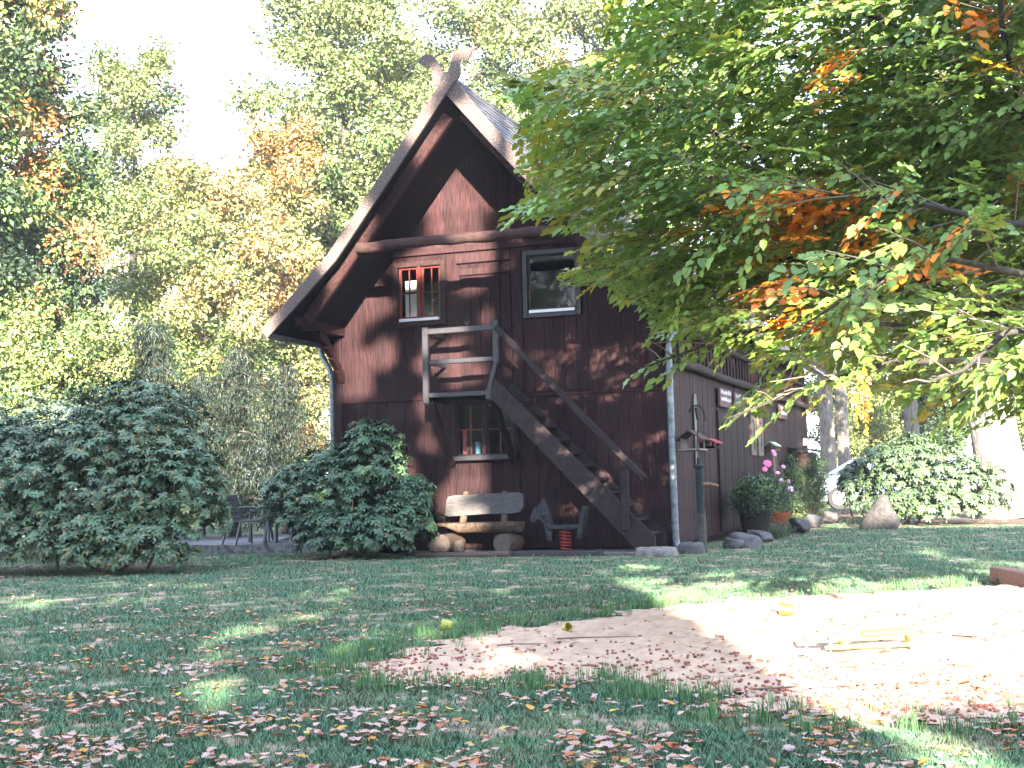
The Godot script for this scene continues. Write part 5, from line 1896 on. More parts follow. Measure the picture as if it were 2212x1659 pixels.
func build_near_tree():
	var t := thing("near_beech", "near beech whose leafy branches with orange sprays hang in at right", "tree", Vector3.ZERO)
	rng.seed = 501
	var pal := {
		"g": [Color(0.125, 0.215, 0.044), Color(0.15, 0.235, 0.048), Color(0.10, 0.185, 0.046)],
		"y": [Color(0.20, 0.22, 0.035), Color(0.24, 0.22, 0.034), Color(0.16, 0.21, 0.035)],
		"o": [Color(0.58, 0.17, 0.018), Color(0.50, 0.13, 0.015), Color(0.62, 0.24, 0.02)],
		"m": [Color(0.46, 0.27, 0.015), Color(0.40, 0.22, 0.02), Color(0.5, 0.32, 0.03)],
	}
	var sprays := {}
	for k in pal:
		sprays[k] = []
		for i in 4:
			sprays[k].append(spray_mesh(pal[k], 510 + i + k.unicode_at(0)))
	# the trunk stands outside the frame to the right
	var st := mk()
	tube(st, [below(2560, 10.05), at(2550, 900, 10.05), at(2500, 300, 10.05), at(2480, -400, 10.3), at(2470, -1400, 10.8)], [0.34, 0.25, 0.23, 0.19, 0.13], 14, true, 0.03)
	done("trunk", st, M.near_bark, t)
	# limbs: pixel columns of the survey turned into places, with the distance from the survey point
	var limbs := [
		[[2490, 420, 6.6], [2212, 255, 6.6], [2050, 120, 6.9], [1900, 40, 7.1], [1640, -60, 7.4], [1380, -40, 7.8]],
		[[2490, 600, 6.6], [2210, 240, 6.3], [2165, 60, 6.2], [2150, -180, 6.2]],
		[[2500, 760, 6.6], [2200, 690, 6.5], [2060, 640, 6.7], [1900, 555, 7.0], [1780, 480, 7.2], [1640, 330, 7.5], [1440, 240, 7.8], [1240, 195, 8.0], [1075, 170, 8.2]],
		[[2490, 620, 6.6], [2050, 420, 7.0], [1750, 370, 7.6], [1450, 390, 8.2], [1260, 420, 8.4], [1130, 435, 8.6]],
		[[2500, 800, 6.6], [2050, 640, 6.6], [1720, 560, 7.0], [1470, 560, 7.3], [1270, 585, 7.6]],
		[[2500, 860, 6.6], [2100, 730, 6.2], [1850, 690, 6.4], [1600, 720, 6.8], [1385, 795, 7.0]],
		[[2500, 880, 6.6], [2150, 780, 5.6], [1930, 780, 5.4], [1760, 830, 5.5], [1570, 905, 5.6]],
		[[2500, 860, 6.6], [2280, 800, 5.2], [2120, 825, 4.9], [2055, 885, 4.9]],
		[[2490, 300, 6.6], [2000, 180, 7.6], [1700, 120, 8.2], [1420, 100, 8.8], [1240, 130, 9.2]],
		[[2490, 500, 6.6], [2150, 480, 5.9], [1950, 430, 5.8], [1800, 420, 6.0], [1560, 440, 6.3]],
		[[2500, 700, 6.6], [2250, 600, 5.4], [2050, 560, 5.2], [1880, 610, 5.2], [1740, 700, 5.3]],
		[[2490, 250, 6.6], [2200, 60, 7.4], [1900, -60, 8.2]],
		[[2490, 560, 6.6], [2000, 300, 8.0], [1650, 230, 9.0], [1330, 290, 9.6], [1180, 310, 9.8]],
		[[2500, 820, 6.6], [2200, 560, 7.8], [1900, 640, 8.4], [1650, 640, 8.8]],
		[[2490, 350, 6.6], [2250, 330, 7.6], [2060, 300, 8.6], [1850, 180, 9.4]],
		[[2500, 780, 6.6], [2300, 700, 5.0], [2170, 720, 4.6], [2080, 800, 4.5], [1990, 830, 4.5]],
	]
	var hull := PackedVector2Array([Vector2(1050, 165), Vector2(1180, 145), Vector2(1310, 95), Vector2(1300, -300), Vector2(2700, -300), Vector2(2700, 900), Vector2(2240, 890), Vector2(2150, 905), Vector2(2080, 945), Vector2(2000, 930), Vector2(1960, 870), Vector2(1880, 820), Vector2(1790, 765), Vector2(1740, 780), Vector2(1680, 870), Vector2(1560, 925), Vector2(1540, 895), Vector2(1655, 790), Vector2(1560, 720), Vector2(1480, 735), Vector2(1435, 695), Vector2(1375, 805), Vector2(1355, 785), Vector2(1400, 680), Vector2(1320, 635), Vector2(1320, 590), Vector2(1250, 610), Vector2(1215, 580), Vector2(1270, 505), Vector2(1180, 460), Vector2(1105, 470), Vector2(1105, 440), Vector2(1165, 390), Vector2(1090, 300), Vector2(1140, 240)])
	var spots := [[1700, 455, 48, "o"], [1640, 480, 30, "m"], [1740, 400, 30, "m"], [1640, 620, 24, "o"], [1600, 665, 20, "o"], [1680, 690, 22, "o"], [1560, 430, 28, "o"], [1450, 490, 24, "m"], [1980, 570, 34, "o"], [1760, 130, 34, "o"], [1750, 210, 26, "o"], [2110, 35, 40, "o"], [2140, 110, 28, "m"], [1660, 400, 26, "y"], [1850, 510, 20, "o"], [2180, 370, 22, "o"], [1640, 540, 22, "m"]]
	var rest := mk()
	var twigs := mk()
	var made := []
	for li in limbs.size():
		var pts := []
		var rad := []
		var L: Array = limbs[li]
		for i in L.size():
			pts.append(at(L[i][0], L[i][1], L[i][2] * 1.25 + 1.8))
			rad.append(lerpf(0.062 if li in [0, 1, 2, 4] else 0.038, 0.006, pow(i / float(L.size() - 1), 0.7)))
		st = mk()
		tube(st, pts, rad, 8)
		done("branch", st, M.near_bark, t)
		for i in range(1, pts.size()):
			var a: Vector3 = pts[i - 1]
			var b: Vector3 = pts[i]
			var dir := (b - a).normalized()
			var flat := Vector3.UP.cross(dir).normalized()
			var n := int(a.distance_to(b) / 0.09)
			if i == 1:
				n = int(n * 0.6)
			for k in n:
				var p := a.lerp(b, (k + rng.randf()) / n)
				var sd := 1.0 if rng.randf() < 0.5 else -1.0
				var out := (dir * rnd(0.2, 0.9) + flat * sd * rnd(0.3, 1.1) + Vector3.UP * rnd(-0.55, 0.45)).normalized()
				var reach := rnd(0.12, 0.9)
				var q := p + out * reach
				var sq := seen(q)
				if Geometry2D.is_point_in_polygon(Vector2(sq.x, sq.y), hull):
					tube(twigs, [p, p + out * reach * 0.5 + Vector3(0, 0.015, 0), q], [0.008, 0.006, 0.004], 3, false)
				for m in (3 if reach > 0.5 else 2):
					var o2 := (out * 0.8 + flat * rnd(-0.9, 0.9) + Vector3(0, rnd(-0.5, 0.15), 0)).normalized()
					made.append([p + out * reach * rnd(0.5, 1.0), o2])
			if i == pts.size() - 1:
				for k in 15:
					var e := (b - dir * rnd(0.3, 1.4))
					made.append([e, (dir * rnd(0.5, 1.0) + flat * rnd(-0.8, 0.8) + Vector3(0, rnd(-0.3, 0.1), 0)).normalized(), true])
				made.append([b - dir * 0.35, dir, true])
				made.append([b - dir * 0.6, (dir + flat * 0.5).normalized()])
				made.append([b - dir * 0.6, (dir - flat * 0.5).normalized()])
	# more twigs inside the crown, behind the first
	for i in 7500:
		var p := at(rnd(1060, 2420), rnd(-250, 880), rnd(9.3, 14.2))
		made.append([p, Vector3(-0.8 + rnd(-0.6, 0.6), rnd(-0.4, 0.3), rnd(-0.9, 0.9)).normalized()])
	# the hanging orange spray at the lower right
	for i in 6:
		var p := at(1862 + rnd(-7, 7), 790 + i * 17, 7.9)
		var d := Vector3(rnd(-0.5, 0.5), -1.2, rnd(-0.4, 0.4)).normalized()
		rest.append_from(sprays["m" if i % 3 else "o"][i % 4], 0, spray_place(p, d, 0.52))
	var kept := []
	for q in made:
		var tip: Vector3 = q[0] + q[1] * 0.45
		var s0 := seen(q[0])
		var s1 := seen(tip)
		if s0.z < 6.0:
			continue
		if q.size() < 3 and not Geometry2D.is_point_in_polygon(Vector2(s0.x, s0.y), hull) or q.size() < 3 and not Geometry2D.is_point_in_polygon(Vector2(s1.x, s1.y), hull):
			continue
		if s1.y > 620 and s1.x > 1500 and rng.randf() < 0.5:
			continue
		# the crown is thin where light falls through it onto the lower wall
		var fu: float = tip.x - 0.4 * tip.z
		var fv: float = tip.y - 0.3 * tip.z
		if fu > -2.5 and fu < 0.25 and fv > 0.3 and fv < 3.4 and dapple.get_noise_2d(fu * 1.4, fv * 1.4) > 0.1:
			continue
		var key := "g"
		if s1.x < 1330 and rng.randf() < 0.45 or rng.randf() < 0.08:
			key = "y"
		for e in spots:
			var d: float = Vector2(s1.x - e[0], s1.y - e[1]).length() / (e[2] * 1.3)
			if d < 1.0 and rng.randf() < 0.85 and s1.z < 12.0:
				key = e[3]
		kept.append([s1.z, q[0], q[1], key])
	kept.sort_custom(func(a, b): return a[0] < b[0])
	var leaf_cache := {}
	var singles := 0
	for i in kept.size():
		var q: Array = kept[i]
		var xf := spray_place(q[1], q[2], rnd(0.85, 1.15) * 1.48)
		var s1 := seen(q[1])
		if singles < 300 and s1.x > 1000 and s1.x < 2230 and s1.y > 0 and s1.y < 940:
			# the nearest sprays leaf by leaf
			for k in 9:
				var key: String = q[3] + str(k)
				if not leaf_cache.has(key):
					leaf_cache[key] = single_leaf(pal[q[3]], 600 + k)
				var f := (k + 0.5) / 9.0
				var a := rnd(0.45, 1.0) * (1.0 - 0.7 * f * f) * (1 if k % 2 else -1)
				obj("leaf", leaf_cache[key], M.near_leaf, t, xf * Transform3D(Basis(Vector3.UP, -a) * Basis(Vector3.BACK, rnd(-0.4, 0.05)) * Basis(Vector3.RIGHT, rnd(-0.4, 0.4)), Vector3(0.32 * f, -0.05 * f * f, 0)))
				singles += 1
			tube(twigs, [xf * Vector3.ZERO, xf * Vector3(0.16, -0.012, 0), xf * Vector3(0.32, -0.05, 0)], [0.003, 0.0025, 0.0015], 3, false)
		else:
			rest.append_from(sprays[q[3]][rng.randi() % 4], 0, xf)
	print("near sprays ", kept.size())
	done("twig", twigs, M.twig, t).set_meta("kind", "stuff")
	done("foliage", rest, M.near_leaf, t).set_meta("kind", "stuff")


func single_leaf(cols: Array, s: int) -> ArrayMesh:
	var r := RandomNumberGenerator.new()
	r.seed = s
	var v := PackedVector3Array()
	var n := PackedVector3Array()
	var c := PackedColorArray()
	var idx := PackedInt32Array()
	var l := r.randf_range(0.050, 0.074)
	leaf_into(v, n, c, idx, Vector3(0.008, 0, 0), Vector3.RIGHT, Vector3.UP, l, l * 0.66, cols[r.randi() % cols.size()] * r.randf_range(0.85, 1.2), r)
	return arrays_mesh(v, n, c, idx)


func spray_place(p: Vector3, d: Vector3, s: float) -> Transform3D:
	var up := (Vector3.UP + Vector3(rnd(-0.5, 0.5), 0, rnd(-0.2, 0.8))).normalized()
	up = (up - d * up.dot(d)).normalized()
	return Transform3D(Basis(d, up, d.cross(up)).scaled(Vector3.ONE * s), p)


# ------------------------------------------------------------------ the beeches behind the viewpoint, which shade the lawn and the front

var patches := [[-3.57, 5.67, 0.43, 0.6], [-3.58, 5.04, 0.61, 0.4], [-3.34, 4.63, 0.36, 0.30], [-5.19, 4.28, 0.20, 0.24], [-5.51, 3.94, 0.16, 0.20], [-4.48, 4.75, 0.20, 0.12], [-5.63, 3.35, 0.19, 0.37], [-4.95, 3.35, 0.19, 0.19], [-5.44, 2.86, 0.18, 0.15], [-3.13, 4.77, 0.29, 0.14], [-3.62, 3.35, 0.16, 0.14], [-3.54, 2.96, 0.32, 0.17], [-2.97, 3.78, 0.14, 0.15], [-2.71, 3.15, 0.12, 0.27], [-3.29, 1.29, 0.40, 0.28], [-3.55, 1.02, 0.22, 0.15], [-4.19, 2.36, 0.08, 0.20], [-4.51, 1.20, 0.10, 0.30], [-3.87, 0.76, 0.10, 0.27], [-3.48, 0.42, 0.32, 0.12], [-3.69, 0.06, 0.40, 0.12], [-4.13, 3.26, 0.07, 0.17], [-5.73, 4.00, 0.09, 0.20], [-3.05, 7.5, 0.7, 0.35], [-2.4, 6.8, 0.45, 0.55], [-2.95, 6.35, 0.4, 0.5], [-2.5, 5.7, 0.3, 0.4], [-4.2, 6.3, 0.2, 0.5], [-5.3, 4.9, 0.2, 0.2], [-5.9, 4.3, 0.2, 0.2],
	[-8.07, -2.83, 0.70, 0.09], [-7.54, -2.17, 0.70, 0.06], [-5.12, -3.72, 0.50, 0.07], [-5.13, -2.46, 0.35, 0.05], [-4.06, -3.12, 0.30, 0.05], [-4.14, -3.68, 0.30, 0.06], [-2.77, -4.18, 0.12, 0.07], [-2.79, -4.59, 0.14, 0.12], [-5.18, -4.26, 0.40, 0.06], [-3.10, -3.44, 0.50, 0.07], [-3.76, -3.91, 0.40, 0.06],
	[-4.89, -3.19, 0.55, 0.06], [-5.47, -3.40, 0.4, 0.05], [-7.85, -2.71, 0.9, 0.05], [-2.75, -4.10, 0.16, 0.2], [-3.7, -3.62, 0.55, 0.05], [-2.9, -3.95, 0.5, 0.05]]


func sunlit(u: float, v: float) -> bool:
	for q in patches:
		var a: float = (u - q[0]) / (q[2] + (0.4 if v < -1.0 else 0.17))
		var b: float = (v - q[1]) / (q[3] + (0.19 if v < -1.0 else 0.17))
		if a * a + b * b < 1 and (v > -1.0 or dapple.get_noise_2d(u, v * 2.5) > -0.12):
			return true
	var n := dapple.get_noise_2d(u, v)
	if v >= 0:
		if u < -6.6:
			return v > 1.75 + 0.6 * patchy.get_noise_2d(u * 3, v * 3) or n > 0.42
		if u < 0.35 and v < 8.2:
			if u > -2.3 and v < 3.3 and v > 0.5:
				return n > -0.35
			return n > 0.24
		if u >= 0.35:
			if u < 6.6 and v > 0.72 * u and v < 0.72 * u + 4.2:
				return n > -0.1
			if v < 2.5:
				return n > 0.16
		return true
	if u > -1.8:
		if v > -0.9:
			return n > 0.05
		if v > -1.75:
			return n > -0.25
		if v < -4.35 and u > -1.35:
			return n > 0.15
		return true
	return n > 0.42


func build_shading_trees():
	rng.seed = 701
	var names := ["tall beech behind the viewpoint, shading the left of the lawn", "tall beech behind the viewpoint, shading the front of the house", "tall beech behind the viewpoint, shading the right of the lawn"]
	var feet := [Vector3(1.0, LAWN, 29.0), Vector3(8.45, LAWN, 28.0), Vector3(17.5, LAWN, 31.0)]
	var bufs := [PackedFloat32Array(), PackedFloat32Array(), PackedFloat32Array()]
	var holders := []
	var woods := []
	for i in 3:
		var t := thing("beech_tree", names[i], "tree", Vector3.ZERO, "beeches behind the viewpoint")
		holders.append(t)
		var st := mk()
		tube(st, [feet[i], feet[i] + Vector3(0.1, 4, 0), feet[i] + Vector3(-0.1, 10, 0.2), feet[i] + Vector3(0.1, 17, 0)], [0.36, 0.27, 0.2, 0.05], 12)
		woods.append(st)
	var clump_set := []
	for i in 3:
		clump_set.append(leaf_cloud(80, 0.42, 0.30, [Color(0.055, 0.10, 0.028), Color(0.075, 0.13, 0.03), Color(0.10, 0.14, 0.05)], 760 + i))
	var total := 0
	for i in 66000:
		var z := rnd(23.5, 32.0)
		var u := rnd(-15.0, 9.0)
		var v := rnd(-6.2, 8.3)
		if sunlit(u, v):
			continue
		var p := Vector3(u + 0.4 * z, v + 0.3 * z, z)
		if p.y < 1.0:
			continue
		var k := 0 if p.x < 4.3 else (1 if p.x < 12.5 else 2)
		push(bufs[k], Transform3D(turned().scaled(Vector3.ONE * rnd(0.14, 0.21)), p), Color(1, 1, 1))
		total += 1
		if total % 160 == 0:
			var h: float = minf(p.y - 0.5, 16.0)
			tube(woods[k], [Vector3(feet[k].x, h, feet[k].z), Vector3(lerpf(feet[k].x, p.x, 0.5), lerpf(h, p.y, 0.6), lerpf(feet[k].z, z, 0.5)), p], [0.03, 0.02, 0.008], 4, false)
	var mirror := [[Vector3(-7, LAWN, 34), 17.0, 4.5], [Vector3(-14, LAWN, 29), 15.0, 4.5], [Vector3(-21, LAWN, 33), 18.0, 5.0], [Vector3(-29, LAWN, 30), 17.0, 5.0]]
	var mirror_said := ["tall beech left of the viewpoint, mirrored in the gable windows", "shorter beech left of the viewpoint, mirrored in the windows", "tallest beech far left of the viewpoint", "beech farthest left of the viewpoint"]
	for i in 4:
		tree("beech_tree", mirror_said[i], "beeches behind the viewpoint", mirror[i][0], mirror[i][1], mirror[i][2], 2.5, 0.3, [["green", 1.0, 0.8], ["lime", 0.5, 0.5], ["pale", 0.3, 0.5]], 740 + i, 22, 14, 0.95)
	for i in 3:
		done("trunk", woods[i], M.bark, holders[i])
		many("crown", clump_set[i], M.leaves, bufs[i], holders[i])


# ------------------------------------------------------------------ things on the sand

func build_sand_things():
	var y := LAWN + 0.03
	var st := mk()
	beam(st, Vector3(4.77, y + 0.06, 6.3), Vector3(5.6, y + 0.08, 9.3), 0.15, 0.16, Vector3(0, 1, 0), 0.012)
	done("timber_beam", st, M.timber)
	tag(get_node("timber_beam"), "red-brown timber beam on the sand at the right edge", "beam")
	st = mk()
	rng.seed = 801
	var pts := []
	var rad := []
	for i in 12:
		var f := i / 11.0
		pts.append(Vector3(lerpf(3.98, 5.6, f), y - 0.035 + rnd(-0.008, 0.008), lerpf(12.92, 11.5, f) + 0.06 * sin(f * 3)))
		rad.append(lerpf(0.10, 0.13, f) * rnd(0.94, 1.06))
	tube(st, pts, rad, 12, true, 0.06)
	done("buried_log", st, M.sand_log)
	tag(get_node("buried_log"), "pale weathered log half buried in the sand behind the toy", "log")
	# the toy excavator: levers, frame and scoop
	var toy := thing("toy_digger", "yellow toy digger with grey handles lying in the sand", "toy", Vector3(4.05, y - 0.02, 12.1))
	toy.rotation.y = 0.30
	toy.scale = Vector3(0.9, 0.8, 0.9)
	st = mk()
	beam(st, Vector3(-0.34, 0.10, -0.05), Vector3(0.20, 0.115, -0.05), 0.03, 0.03, Vector3(0, 1, 0), 0.005)
	beam(st, Vector3(-0.34, 0.06, 0.07), Vector3(0.30, 0.075, 0.07), 0.035, 0.03, Vector3(0, 1, 0), 0.005)
	beam(st, Vector3(-0.22, 0.08, -0.07), Vector3(-0.22, 0.08, 0.09), 0.04, 0.05, Vector3(0, 1, 0), 0.005)
	done("frame", st, M.lime_plastic, toy)
	st = mk()
	beam(st, Vector3(-0.08, 0.145, -0.05), Vector3(0.24, 0.165, -0.05), 0.07, 0.035, Vector3(0, 1, 0), 0.006)
	done("arm", st, M.yellow_plastic, toy)
	st = mk()
	prism(st, PackedVector2Array([Vector2(0.22, 0.13), Vector2(0.34, 0.09), Vector2(0.46, 0.03), Vector2(0.48, 0.01), Vector2(0.36, 0.01), Vector2(0.22, 0.04)]), -0.08, 0.08)
	done("scoop", st, M.yellow_plastic, toy)
	st = mk()
	tube(st, [Vector3(-0.31, 0.0, 0.02), Vector3(-0.30, 0.22, 0.0)], [0.016, 0.016], 9)
	tube(st, [Vector3(-0.47, 0.05, 0.0), Vector3(-0.465, 0.17, 0.0)], [0.013, 0.013], 9)
	beam(st, Vector3(-0.47, 0.11, 0.0), Vector3(-0.29, 0.095, 0.0), 0.02, 0.025, Vector3(0, 1, 0), 0.004)
	done("handle", st, M.zinc, toy)
	toy_cup("toy_cup", "lime yellow toy cup lying at the grass edge of the sand", Vector3(0.97, y + 0.05, 11.5), 0.04, M.lime_plastic, 0.2, 1.45)
	toy_cup("toy_cup", "small bright yellow toy cup on the shaded sand", Vector3(1.87, y + 0.045, 11.62), 0.033, M.yellow_plastic, 2.6, 1.2)
	toy_cup("toy_bucket", "pale yellow toy bucket tipped over on the sunlit sand", Vector3(3.15, y + 0.05, 11.72), 0.055, M.pale_plastic, 0.1, 1.5)
	toy_cup("toy_bucket", "orange toy bucket tipped over near the back of the sand", Vector3(3.27, y + 0.05, 10.1), 0.058, M.orange_plastic, 0.15, 1.5)
	var sh := thing("toy_shovel", "teal toy shovel stuck in the sand behind the digger", "toy", Vector3(4.12, y, 10.2))
	st = mk()
	tube(st, [Vector3(0.05, 0.03, 0), Vector3(0.26, 0.055, 0.02)], [0.012, 0.010], 8)
	done("handle", st, M.teal_plastic, sh)
	st = mk()
	prism(st, PackedVector2Array([Vector2(-0.07, 0.0), Vector2(0.05, 0.01), Vector2(0.06, 0.05), Vector2(-0.04, 0.055)]), -0.04, 0.04)
	done("blade", st, M.pink_plastic, sh)
	var rk := thing("toy_rake", "pink toy rake with upright handle beside the digger", "toy", Vector3(4.55, y, 11.5))
	st = mk()
	tube(st, [Vector3(0.1, 0.0, 0.0), Vector3(0.1, 0.17, -0.01)], [0.009, 0.009], 8)
	done("handle", st, M.teal_plastic, rk)
	st = mk()
	prism(st, PackedVector2Array([Vector2(-0.14, 0.04), Vector2(0.09, 0.03), Vector2(0.05, 0.06), Vector2(-0.1, 0.085)]), -0.03, 0.03)
	done("head", st, M.pink_plastic, rk)
	obj("toy_ball", rock_mesh(Vector3(0.05, 0.04, 0.05), 5, 0.05), M.blue_plastic, null, Transform3D(Basis(), Vector3(3.68, y + 0.012, 12.45)))
	tag(get_node("toy_ball"), "small blue toy piece half sunk left of the digger", "toy")
	rng.seed = 805
	var said := ["long thin bare twig lying on the shaded sand", "dry branch lying across the husks at the lower right", "short curved twig on the sand near the yellow cup"]
	var ends := [[Vector3(1.9, y + 0.012, 11.9), Vector3(2.45, y + 0.02, 11.75)], [Vector3(3.6, y + 0.015, 13.9), Vector3(4.45, y + 0.03, 13.55)], [Vector3(1.62, y + 0.012, 12.3), Vector3(1.95, y + 0.015, 12.2)]]
	for i in 3:
		st = mk()
		var a: Vector3 = ends[i][0]
		var b: Vector3 = ends[i][1]
		tube(st, [a, a.lerp(b, 0.35) + Vector3(0, 0.008, 0.03), a.lerp(b, 0.7) + Vector3(0, 0.004, 0.02), b], [0.006, 0.005, 0.004, 0.002], 5)
		tag(done("fallen_twig", st, M.twig), said[i], "twig")


func toy_cup(called: String, label: String, where: Vector3, r: float, m: Material, turn: float, tip: float):
	var t := thing(called, label, "toy", where)
	t.rotation = Vector3(0, turn, 0)
	var st := mk()
	lathe(st, [Vector2(0, 0), Vector2(r * 0.72, 0), Vector2(r * 0.98, r * 1.8), Vector2(r * 1.06, r * 1.82), Vector2(r * 1.06, r * 1.9), Vector2(r * 0.94, r * 1.9), Vector2(r * 0.68, r * 0.08), Vector2(0, r * 0.08)], 18, Transform3D(Basis(Vector3.BACK, tip), Vector3.ZERO))
	done("cup" if called == "toy_cup" else "bucket", st, m, t)


# ------------------------------------------------------------------ grass and fallen leaves

func litter_leaf(kind: int, col: Color, s: int) -> ArrayMesh:
	# kind 0: lobed oak leaf, 1: oval beech leaf, 2: oak leaf curled lengthwise; lying flat, top +y, about 1 long
	var r := RandomNumberGenerator.new()
	r.seed = s
	var n := 14
	var v := PackedVector3Array()
	var nn := PackedVector3Array()
	var c := PackedColorArray()
	var idx := PackedInt32Array()
	var curl := r.randf_range(0.25, 0.7) if kind != 1 else r.randf_range(0.15, 0.5)
	var bend := r.randf_range(-0.35, 0.5)
	for j in n + 1:
		var f := j / float(n)
		var w := 0.30 * pow(sin(PI * clampf(f, 0.0, 1.0)), 0.55) if kind == 1 else (0.10 + 0.24 * sin(PI * pow(f, 0.8))) * (1.0 if j % 3 else 0.68)
		if j == 0 or j == n:
			w = 0.012
		var lift := curl * w * w * 2.2
		if kind == 2:
			lift = curl * w * 1.1
			w *= 0.8
		var y := bend * (f - 0.5) * (f - 0.5) * 1.4
		var x := f - 0.5
		var tw := r.randf_range(-0.03, 0.03)
		v.append_array(PackedVector3Array([Vector3(x, y + lift + tw, w), Vector3(x, y, 0), Vector3(x, y + lift - tw, -w)]))
		var tilt := curl * 0.6
		var fwd := -bend * (f - 0.5) * 1.8
		nn.append_array(PackedVector3Array([Vector3(fwd, 1, -tilt).normalized(), Vector3(fwd, 1, 0).normalized(), Vector3(fwd, 1, tilt).normalized()]))
		c.append_array(PackedColorArray([col, col * 0.85, col]))
		if j > 0:
			var q := (j - 1) * 3
			idx.append_array(PackedInt32Array([q, q + 1, q + 3, q + 1, q + 4, q + 3, q + 1, q + 2, q + 4, q + 2, q + 5, q + 4]))
	return arrays_mesh(v, nn, c, idx)


func blade_tuft(s: int, count: int) -> ArrayMesh:
	var r := RandomNumberGenerator.new()
	r.seed = s
	var v := PackedVector3Array()
	var n := PackedVector3Array()
	var c := PackedColorArray()
	var idx := PackedInt32Array()
	for i in count:
		var a := r.randf_range(0, TAU)
		var p := Vector3(cos(a), 0, sin(a)) * r.randf_range(0, 1.0)
		var lean := Vector3(r.randf_range(-1, 1), 0, r.randf_range(-1, 1)) * 0.7
		var hgt := r.randf_range(0.5, 1.2)
		var side := Vector3(cos(a * 3), 0, sin(a * 3)) * 0.055
		var face := side.cross(Vector3.UP).normalized()
		face = (face + Vector3.UP * 0.9).normalized()
		var k := v.size()
		v.append_array(PackedVector3Array([p - side, p + side, p + lean * hgt * 0.35 + Vector3(0, hgt * 0.6, 0) + side * 0.8, p + lean * hgt * 0.35 + Vector3(0, hgt * 0.6, 0) - side * 0.8, p + lean * hgt + Vector3(0, hgt, 0)]))
		n.append_array(PackedVector3Array([face, face, face, face, face]))
		var g := r.randf_range(0.75, 1.2)
		var col := Color(g * r.randf_range(0.85, 1.25), g, g * 0.95)
		c.append_array(PackedColorArray([col, col, col, col, col]))
		idx.append_array(PackedInt32Array([k, k + 1, k + 2, k, k + 2, k + 3, k + 3, k + 2, k + 4]))
	return arrays_mesh(v, n, c, idx)


func on_lawn(p: Vector3) -> bool:
	if in_sand(p.x, p.z):
		return false
	if p.z < 0.0 and p.z > -16.8 and p.x > -5.9 and p.x < 0.0:
		return false
	if p.z < 1.02 and p.z > -0.1 and p.x > -4.4 and p.x < 0.1:
		return false
	if p.x > -13.0 and p.x < -6.5 and p.z > -5.4 and p.z < -0.4:
		return false
	return true


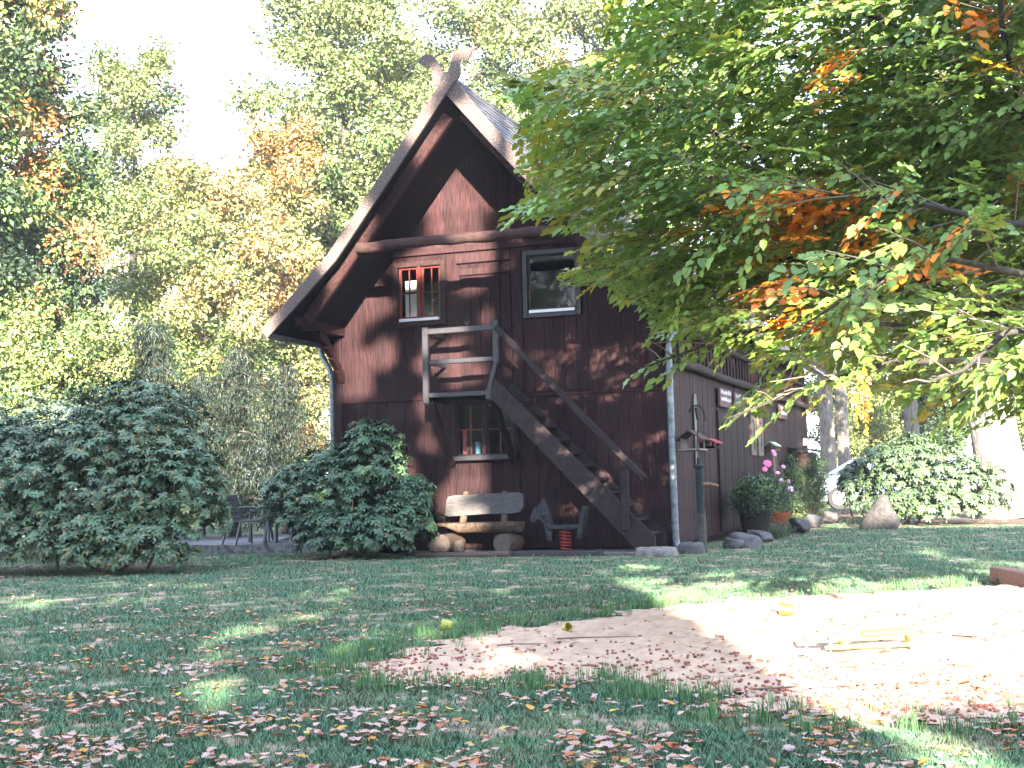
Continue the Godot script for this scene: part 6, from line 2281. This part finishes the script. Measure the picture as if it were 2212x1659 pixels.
func build_litter():
	rng.seed = 901
	# grass: thins with distance as its blades grow too small to see
	var buf := PackedFloat32Array()
	var fringe := PackedFloat32Array()
	for i in 120000:
		var d := 4.3 * pow(11.0, pow(rng.randf(), 1.15))
		var p := below(rnd(-60, 2280), d)
		if not on_lawn(p):
			continue
		var thick := patchy.get_noise_2d(p.x * 2.2, p.z * 2.2) + 0.35 * dapple.get_noise_2d(p.x, p.z)
		var bare := 0.0
		if p.z > 0.9 and p.z < 2.3 and p.x > -6 and p.x < 0.8:
			bare = 0.75
		if p.z > 8.4 and p.z < 9.7 and p.x < -2.0:
			bare = 0.55
		if p.z < -9.0 and p.x > 1.5 and p.x + p.z * 0.72 > -6.9:
			bare = 0.95
		if p.z < 0.5 and p.x > 0.0 and p.x < 1.15:
			bare = 0.8
		if p.z > 13.3:
			bare = 0.25
		if thick < -0.06 and rng.randf() < 0.72 or rng.randf() < bare:
			continue
		var hgt: float = rnd(0.016, 0.036) * (1.0 + maxf(0.0, thick) * 0.8) * (1.0 + d * 0.008)
		var wide := rnd(0.02, 0.034) * (1.0 + d * 0.05)
		var tone := rnd(0.8, 1.2)
		var dry := clampf(patchy.get_noise_2d(p.x * 4 + 90, p.z * 4) + 0.1, 0, 0.5)
		var col := Color(0.092, 0.205, 0.118).lerp(Color(0.22, 0.22, 0.13), dry) * tone
		push(buf, Transform3D(Basis(Vector3.UP, rnd(0, TAU)).scaled(Vector3(wide, hgt, wide)), p), col)
	# taller tufts along the edge of the sand and at the stones
	for i in 2600:
		var k := rng.randi() % 18
		var e := sand_outline[k].lerp(sand_outline[(k + 1) % 18], rng.randf())
		var p := Vector3(e.x + rnd(-0.35, 0.35), LAWN, e.y + rnd(-0.35, 0.35))
		if in_sand(p.x, p.z) and rng.randf() < 0.85:
			continue
		if patchy.get_noise_2d(p.x * 5, p.z * 5) < -0.05:
			continue
		push(buf, Transform3D(Basis(Vector3.UP, rnd(0, TAU)).scaled(Vector3(0.04, rnd(0.05, 0.13), 0.04)), p), Color(0.07, 0.17, 0.06) * rnd(0.8, 1.4))
	many("grass", blade_tuft(5, 12), M.grass_blade, buf)
	# fallen leaves
	var tones := [[Color(0.414, 0.258, 0.204), "pale tan"], [Color(0.355, 0.197, 0.136), "light brown"], [Color(0.311, 0.095, 0.031), "orange-brown"], [Color(0.326, 0.231, 0.211), "greyish pale"], [Color(0.407, 0.204, 0.034), "golden orange"], [Color(0.222, 0.061, 0.034), "dark red-brown"], [Color(0.459, 0.313, 0.048), "yellow"]]
	var weight := [0.34, 0.22, 0.15, 0.17, 0.07, 0.03, 0.02]
	var meshes := []
	for k in 7:
		var row := []
		for kind in 3:
			row.append(litter_leaf(kind, tones[k][0], 910 + k * 3 + kind))
		meshes.append(row)
	var plain := []
	for kind in 3:
		plain.append(litter_leaf(kind, Color(1, 1, 1), 950 + kind))
	var found := []
	for i in 17000:
		var d := 4.35 * pow(6.5, pow(rng.randf(), 1.25))
		var p := below(rnd(-40, 2260), d)
		var sandy := in_sand(p.x, p.z)
		if not sandy and not on_lawn(p):
			continue
		var near := clampf((p.z - 5.0) / 9.0, 0.08, 1.0)
		var drift := patchy.get_noise_2d(p.x * 3.0 - 30, p.z * 3.0)
		var keep := near * (0.46 + drift * 1.7)
		if sandy:
			keep *= 0.22
		if p.z < 3.0:
			keep *= 0.7
		if rng.randf() > keep:
			continue
		var x := rng.randf()
		var k := 0
		while k < 6 and x > weight[k]:
			x -= weight[k]
			k += 1
		var oval := rng.randf() < 0.45
		var kind := 1 if oval else (0 if rng.randf() < 0.6 else 2)
		var size := rnd(0.033, 0.052) if oval else rnd(0.042, 0.072)
		var y := LAWN + (0.012 + sand_height(p.x, p.z) if sandy else rnd(0.018, 0.045))
		var xf := Transform3D(Basis(Vector3.UP, rnd(0, TAU)) * Basis(Vector3.RIGHT, rnd(-0.25, 0.25)) * Basis(Vector3.BACK, rnd(-0.22, 0.22)), Vector3(p.x, y + size * 0.05, p.z))
		xf.basis = xf.basis.scaled(Vector3.ONE * size)
		found.append([size / d, k, kind, xf, sandy, p])
	found.sort_custom(func(a, b): return a[0] > b[0])
	var shapes := ["lobed oak leaf", "oval beech leaf", "curled oak leaf"]
	var bufs := [PackedFloat32Array(), PackedFloat32Array(), PackedFloat32Array()]
	var singles := 0
	for q in found:
		var s := seen(q[5])
		if singles < 300 and s.x > 0 and s.x < 2212 and s.y < 1655:
			singles += 1
			var o := obj("fallen_leaf", meshes[q[1]][q[2]], M.litter, null, q[3])
			var place := "on the sand" if q[4] else ("before the sand" if q[5].z > 13.2 and q[5].x > 1.6 else "on the shaded lawn")
			tag(o, "%s %s fallen %s, %s %s" % [tones[q[1]][1], shapes[q[2]], place, "front row" if s.y > 1520 else ("second row" if s.y > 1380 else "back row"), ["far left", "left", "centre", "right", "far right"][clampi(int(s.x / 442.4), 0, 4)]], "leaf", "fallen %s %s %s" % [tones[q[1]][1], ["oak leaves", "beech leaves", "curled oak leaves"][q[2]], place])
		else:
			push(bufs[q[2]], q[3], tones[q[1]][0] * rnd(0.8, 1.2))
	print("leaves ", found.size(), " singly ", singles, " tufts ", buf.size() / 16)
	for kind in 3:
		many("fallen_leaves", plain[kind], M.litter, bufs[kind])
	# beech husks and crumbs on the sand
	var husks := PackedFloat32Array()
	var lump := SphereMesh.new()
	lump.radius = 0.5
	lump.height = 0.8
	lump.radial_segments = 7
	lump.rings = 4
	for i in 9000:
		var x := rnd(1.0, 6.2)
		var z := rnd(9.5, 14.6)
		if not in_sand(x, z):
			continue
		var edge := clampf((z - 11.6) / 2.0, 0.0, 1.0) + 0.25 * patchy.get_noise_2d(x * 3, z * 3) - (0.35 if x > 3.6 and z < 12.6 else 0.0)
		if rng.randf() > edge * edge + 0.015:
			continue
		var s := rnd(0.012, 0.024)
		push(husks, Transform3D(Basis(Vector3.UP, rnd(0, TAU)) * Basis(Vector3.RIGHT, rnd(-0.6, 0.6)).scaled(Vector3(s * 1.3, s, s)), Vector3(x, LAWN + 0.011 + sand_height(x, z), z)), Color(0.20, 0.07, 0.05) * rnd(0.7, 1.6))
	many("husk_litter", lump, M.litter, husks)
